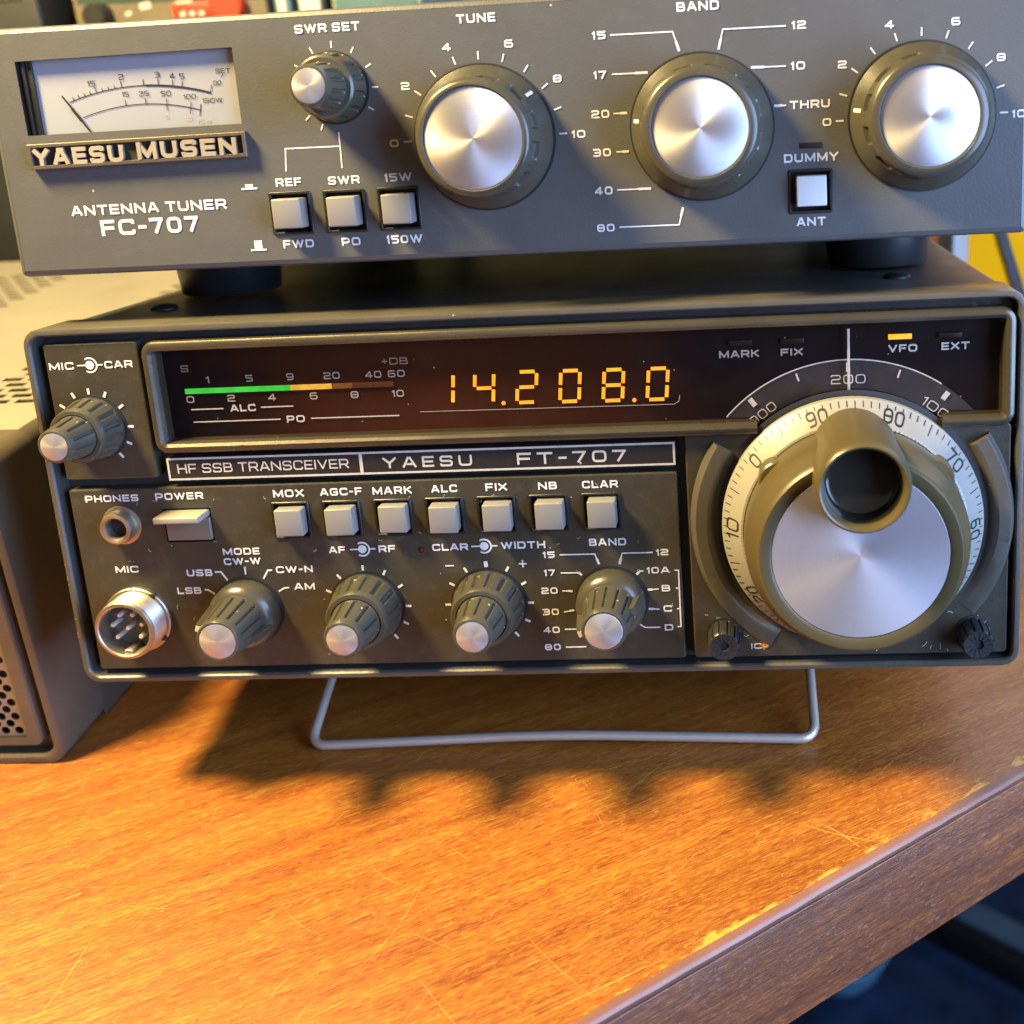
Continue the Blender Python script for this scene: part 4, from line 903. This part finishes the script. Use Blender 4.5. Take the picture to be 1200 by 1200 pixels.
b = MB(); b.box(XA, XB, 0.6, 18, -TT, -3.5, 'woodside', .25); b.box(XA, XB, 1.3, 10, -3.6, -2.0, 'black', 0); b.build('edge_board', desk)
b = MB(); b.box(XA, XB, 18.2, YB, -TT + 8, -3, 'woodside', .8); b.build('underside', desk)
# scratches
b = MB(); rn = random.Random(23)
def w2d(x, y): d = Vector((x, y, 0)) - EP; return (d.dot(ED), d.dot(EN))
def scratch(p, ang, ln, t, bend=0.0, n=9):
    pts = []; a = ang
    x, y = p
    for k in range(n + 1):
        pts.append((x, y)); a += bend / n + (rn.random() - .5) * .10; x += math.cos(a) * ln / n; y += math.sin(a) * ln / n
    pts = [q for q in pts if q[1] > 4]
    if len(pts) < 2: return
    vs = []; m_ = len(pts)
    for i, q in enumerate(pts):
        c = pts[min(i + 1, m_ - 1)]; a_ = pts[max(i - 1, 0)]; d = nrm((c[0] - a_[0], c[1] - a_[1])); w = t * (.25 + .75 * math.sin(math.pi * (i + .3) / (m_ + .3))) * (.6 + .8 * rn.random()) / 2
        vs += [(q[0] - d[1] * w, q[1] + d[0] * w, .012 + .004 * (b.k % 9)), (q[0] + d[1] * w, q[1] - d[0] * w, .012 + .004 * (b.k % 9))]
    b.k += 1
    b.add(vs, [(2 * i, 2 * i + 1, 2 * i + 3, 2 * i + 2) for i in range(m_ - 1)], 'scratch', False)
for k in range(420):
    wx, wy = rn.uniform(-80, 250), rn.uniform(-95, 40)
    p = w2d(wx, wy); kind = rn.random()
    if kind < .72: scratch(p, rn.uniform(-.25, .3) + (math.pi if rn.random() < .5 else 0), rn.uniform(1, 5), rn.uniform(.08, .22))
    elif kind < .97: scratch(p, rn.uniform(0, 6.28), rn.uniform(2, 8), rn.uniform(.06, .16), rn.uniform(-.8, .8))
    else: scratch(p, rn.uniform(0, 6.28), rn.uniform(10, 18), rn.uniform(.06, .12), rn.uniform(-.9, .9))
for (x0, y0), (x1, y1), t, bd in [((19, -76), (23, -52), .42, .1), ((84, -62), (95, -30), .32, .35), ((98, -62), (118, -84), .25, .0), ((96, -80), (102, -66), .3, .2), ((128, -72), (152, -58), .5, .05), ((147, -40), (160, -22), .22, .1), ((139, -2), (146, 12), .5, 0), ((150, -72), (166, -48), .28, -.2), ((185, -15), (206, -22), .5, .3), ((188, -14), (202, -28), .6, -.2), ((205, 42), (222, 34), .4, .1), ((120, -50), (139, -73), .22, .1), ((60, -40), (74, -52), .2, .4)]:
    t *= .45; a = w2d(x0, y0); c = w2d(x1, y1); scratch(a, math.atan2(c[1] - a[1], c[0] - a[0]) - bd / 2, math.hypot(c[0] - a[0], c[1] - a[1]), t, bd, 14)
b.build('scratches', desk)
# ================================================================== things behind and below
def tagm(o, label, cat):
    o['label'] = label; o['category'] = cat; return o
M['far_black'] = plastic('black_crackle_paint', (0.012, 0.014, 0.016), .5, 300, .5)
M['far_beige'] = plastic('beige_equipment_paint', (0.13, 0.105, 0.07), .5, 300, .2, blotch=.3)
M['red'] = plastic('red_switch_plastic', (0.50, 0.035, 0.014), .4, 300, .1)
M['teal'] = plastic('teal_card', (0.06, 0.13, 0.15), .6, 300, .1)
M['paleteal'] = plastic('pale_green_plastic', (0.17, 0.23, 0.19), .6, 300, .1)
M['dgreen'] = plastic('dark_green_paint', (0.018, 0.040, 0.030), .55, 200, .2, blotch=.6)
M['yellow'] = plastic('yellow_painted_board', (0.95, 0.42, 0.003), .9, 300, .1, blotch=.06, spec=0.1)
M['far_white'] = plastic('white_painted_strip', (0.45, 0.44, 0.40), .5, 300, .1)
M['floor'] = plastic('dark_blue_carpet', (0.010, 0.030, 0.075), .8, 120, .6, blotch=.6)
M['wall'] = plastic('dim_wall_paint', (0.05, 0.05, 0.045), .8, 100, .2)
M['railtop'] = plastic('grey_blue_metal', (0.10, 0.16, 0.20), .5, 200, .1)
M['paleblue'] = plastic('pale_blue_plastic', (0.16, 0.42, 0.60), .4, 200, .1)
# tall black box behind the power supply
eq = thing('equipment_box', 'tall black metal box standing behind the power supply', 'box', (-205, 330, 0))
b = MB(); b.box(-62, 62, -30, 120, 0, 232, 'far_black', 2); b.build('body', eq)
q = MB()
for z in (150, 172, 205): q.box(-55, 55, -30.6, -29.5, z, z + 2, 'case', .2)
q.build('trim_strip', eq)
# beige instrument behind the tuner
ins = thing('test_instrument', 'beige instrument with a black knob, white markings and red switches, behind the antenna tuner', 'instrument', (-94, 318, 0))
b = MB(); b.stack([[(x, y, z) for x, y in ((-42, 0), (50, 0), (50, 130), (-36, 130))] for z in (4, 220)], 'far_beige', cap0=True, cap1=True, smooth=False)
w_ = lambda s_, x, z, w, h: b.text(s_, x, z, w, h, 'far_white', 0, .25)
b.ribbon([(-40, 206), (48, 204)], 9, 'dgreen', lambda X, Z, l: (X, -.1 - l, Z))
for x, z, s1 in ((-7, 199, 3.4), (12, 198, 5), (26, 203, 3), (-16, 196, 2)): b.ribbon([(x - s1, z), (x + s1 * .6, z + .8)], s1 * .9, 'far_white', lambda X, Z, l: (X, -.3 - l, Z))
b.build('body', ins)
q = MB(); q.lathe([(6, 0), (5.6, 8), (4.8, 9)], 'black', seg=32); q.build('knob', ins, (-29.5, 0, 196))
q = MB(); q.box(6.5, 26, -4, 0, 192.5, 199.5, 'red', .8); [q.ribbon([(x_, 194.6), (x_ + 2.6, 194.9)], 2.2, 'far_white', lambda X, Z, l: (X, -4.1 - l, Z)) for x_ in (10, 14.5, 19)]; q.build('red_rocker_switch', ins)
q = MB(); q.lathe([(8, 0), (8, 5), (7, 6.5)], 'red', seg=32); q.build('red_push_button', ins, (33, 0, 197.5))
# binders / boxes to the right of it
def block(name, label, cat, x0, x1, y0, y1, z1, m):
    t = thing(name, label, cat, ((x0 + x1) / 2, (y0 + y1) / 2, 0)); b = MB(); hx, hy = (x1 - x0) / 2, (y1 - y0) / 2
    b.box(-hx, hx, -hy, hy, 0, z1, m, 1.2); b.build('cover', t)
    q = MB(); q.box(-hx + 2, hx - 2, -hy - .8, -hy + .2, z1 - 42, z1 - 20, 'far_white' if m != 'paleteal' else 'teal', .3); q.build('spine_label', t); return t
block('ring_binder', 'narrow teal ring binder standing between the beige instrument and the dark book', 'binder', -42, -34, 322, 470, 222, 'teal')
block('hardback_book', 'dark brown book standing beside the pale green box', 'book', -33, -19, 326, 470, 224, 'far_black')
block('storage_box', 'pale green storage box behind the antenna tuner', 'box', -17, 26, 330, 460, 226, 'paleteal')
block('metal_case', 'low dark green metal case behind the transceiver', 'case', 34, 205, 345, 480, 120, 'dgreen')
# yellow board with its white edge strip and dark strut
yb = thing('yellow_board', 'yellow painted board with white edge and dark slanting strut, behind the transceiver', 'board', (345, 345, 0), (0, 0, R(22)))
b = MB(); b.box(-68, 180, 0, 14, 0, 190, 'yellow', 1); b.build('panel', yb)
b = MB(); b.box(-77, -68.4, -1, 14, 0, 190, 'far_white', .8); b.build('edge_strip', yb)
b = MB(); b.stack([[(x, y, z) for x, z in ((-64, 100), (-59, 100), (-30, 25), (-36, 25))] for y in (-3, 0.5)], 'case', cap0=True, cap1=True, smooth=False); b.build('strut', yb)
# room
def struct(name, vs, m):
    b = MB(); b.add(vs, [(0, 1, 2, 3)], m, False); o = b.build(name); o['kind'] = 'structure'; return o
struct('floor', [(-3000, -2500, -720), (3000, -2500, -720), (3000, 2600, -720), (-3000, 2600, -720)], 'floor')
struct('wall', [(-3000, 1400, -720), (3000, 1400, -720), (3000, 1400, 1900), (-3000, 1400, 1900)], 'wall')
rail = thing('metal_rail', 'dark metal rail with a grey blue top lying on the floor below the desk', 'rail', (380, 660, -720), (0, 0, R(-39)))
b = MB(); b.box(-300, 300, -14, 14, 0, 30, 'black', 2); b.build('bar', rail)
q = MB(); q.box(-299, 299, 2, 30, 30.2, 36, 'railtop', 1); q.build('top_strip', rail)
bowl = thing('plastic_bowl', 'pale blue plastic bowl on the floor under the desk edge', 'bowl', (243, 640, -720))
b = MB(); n = 48
b.stack([[(r * math.cos(2 * math.pi * k / n), r * math.sin(2 * math.pi * k / n), z) for k in range(n)] for r, z in ((28, 0), (40, 18), (46, 40), (48, 41), (46, 42), (42, 40), (37, 18), (26, 4))], 'paleblue', cap0=True, cap1=True); b.build('shell', bowl)
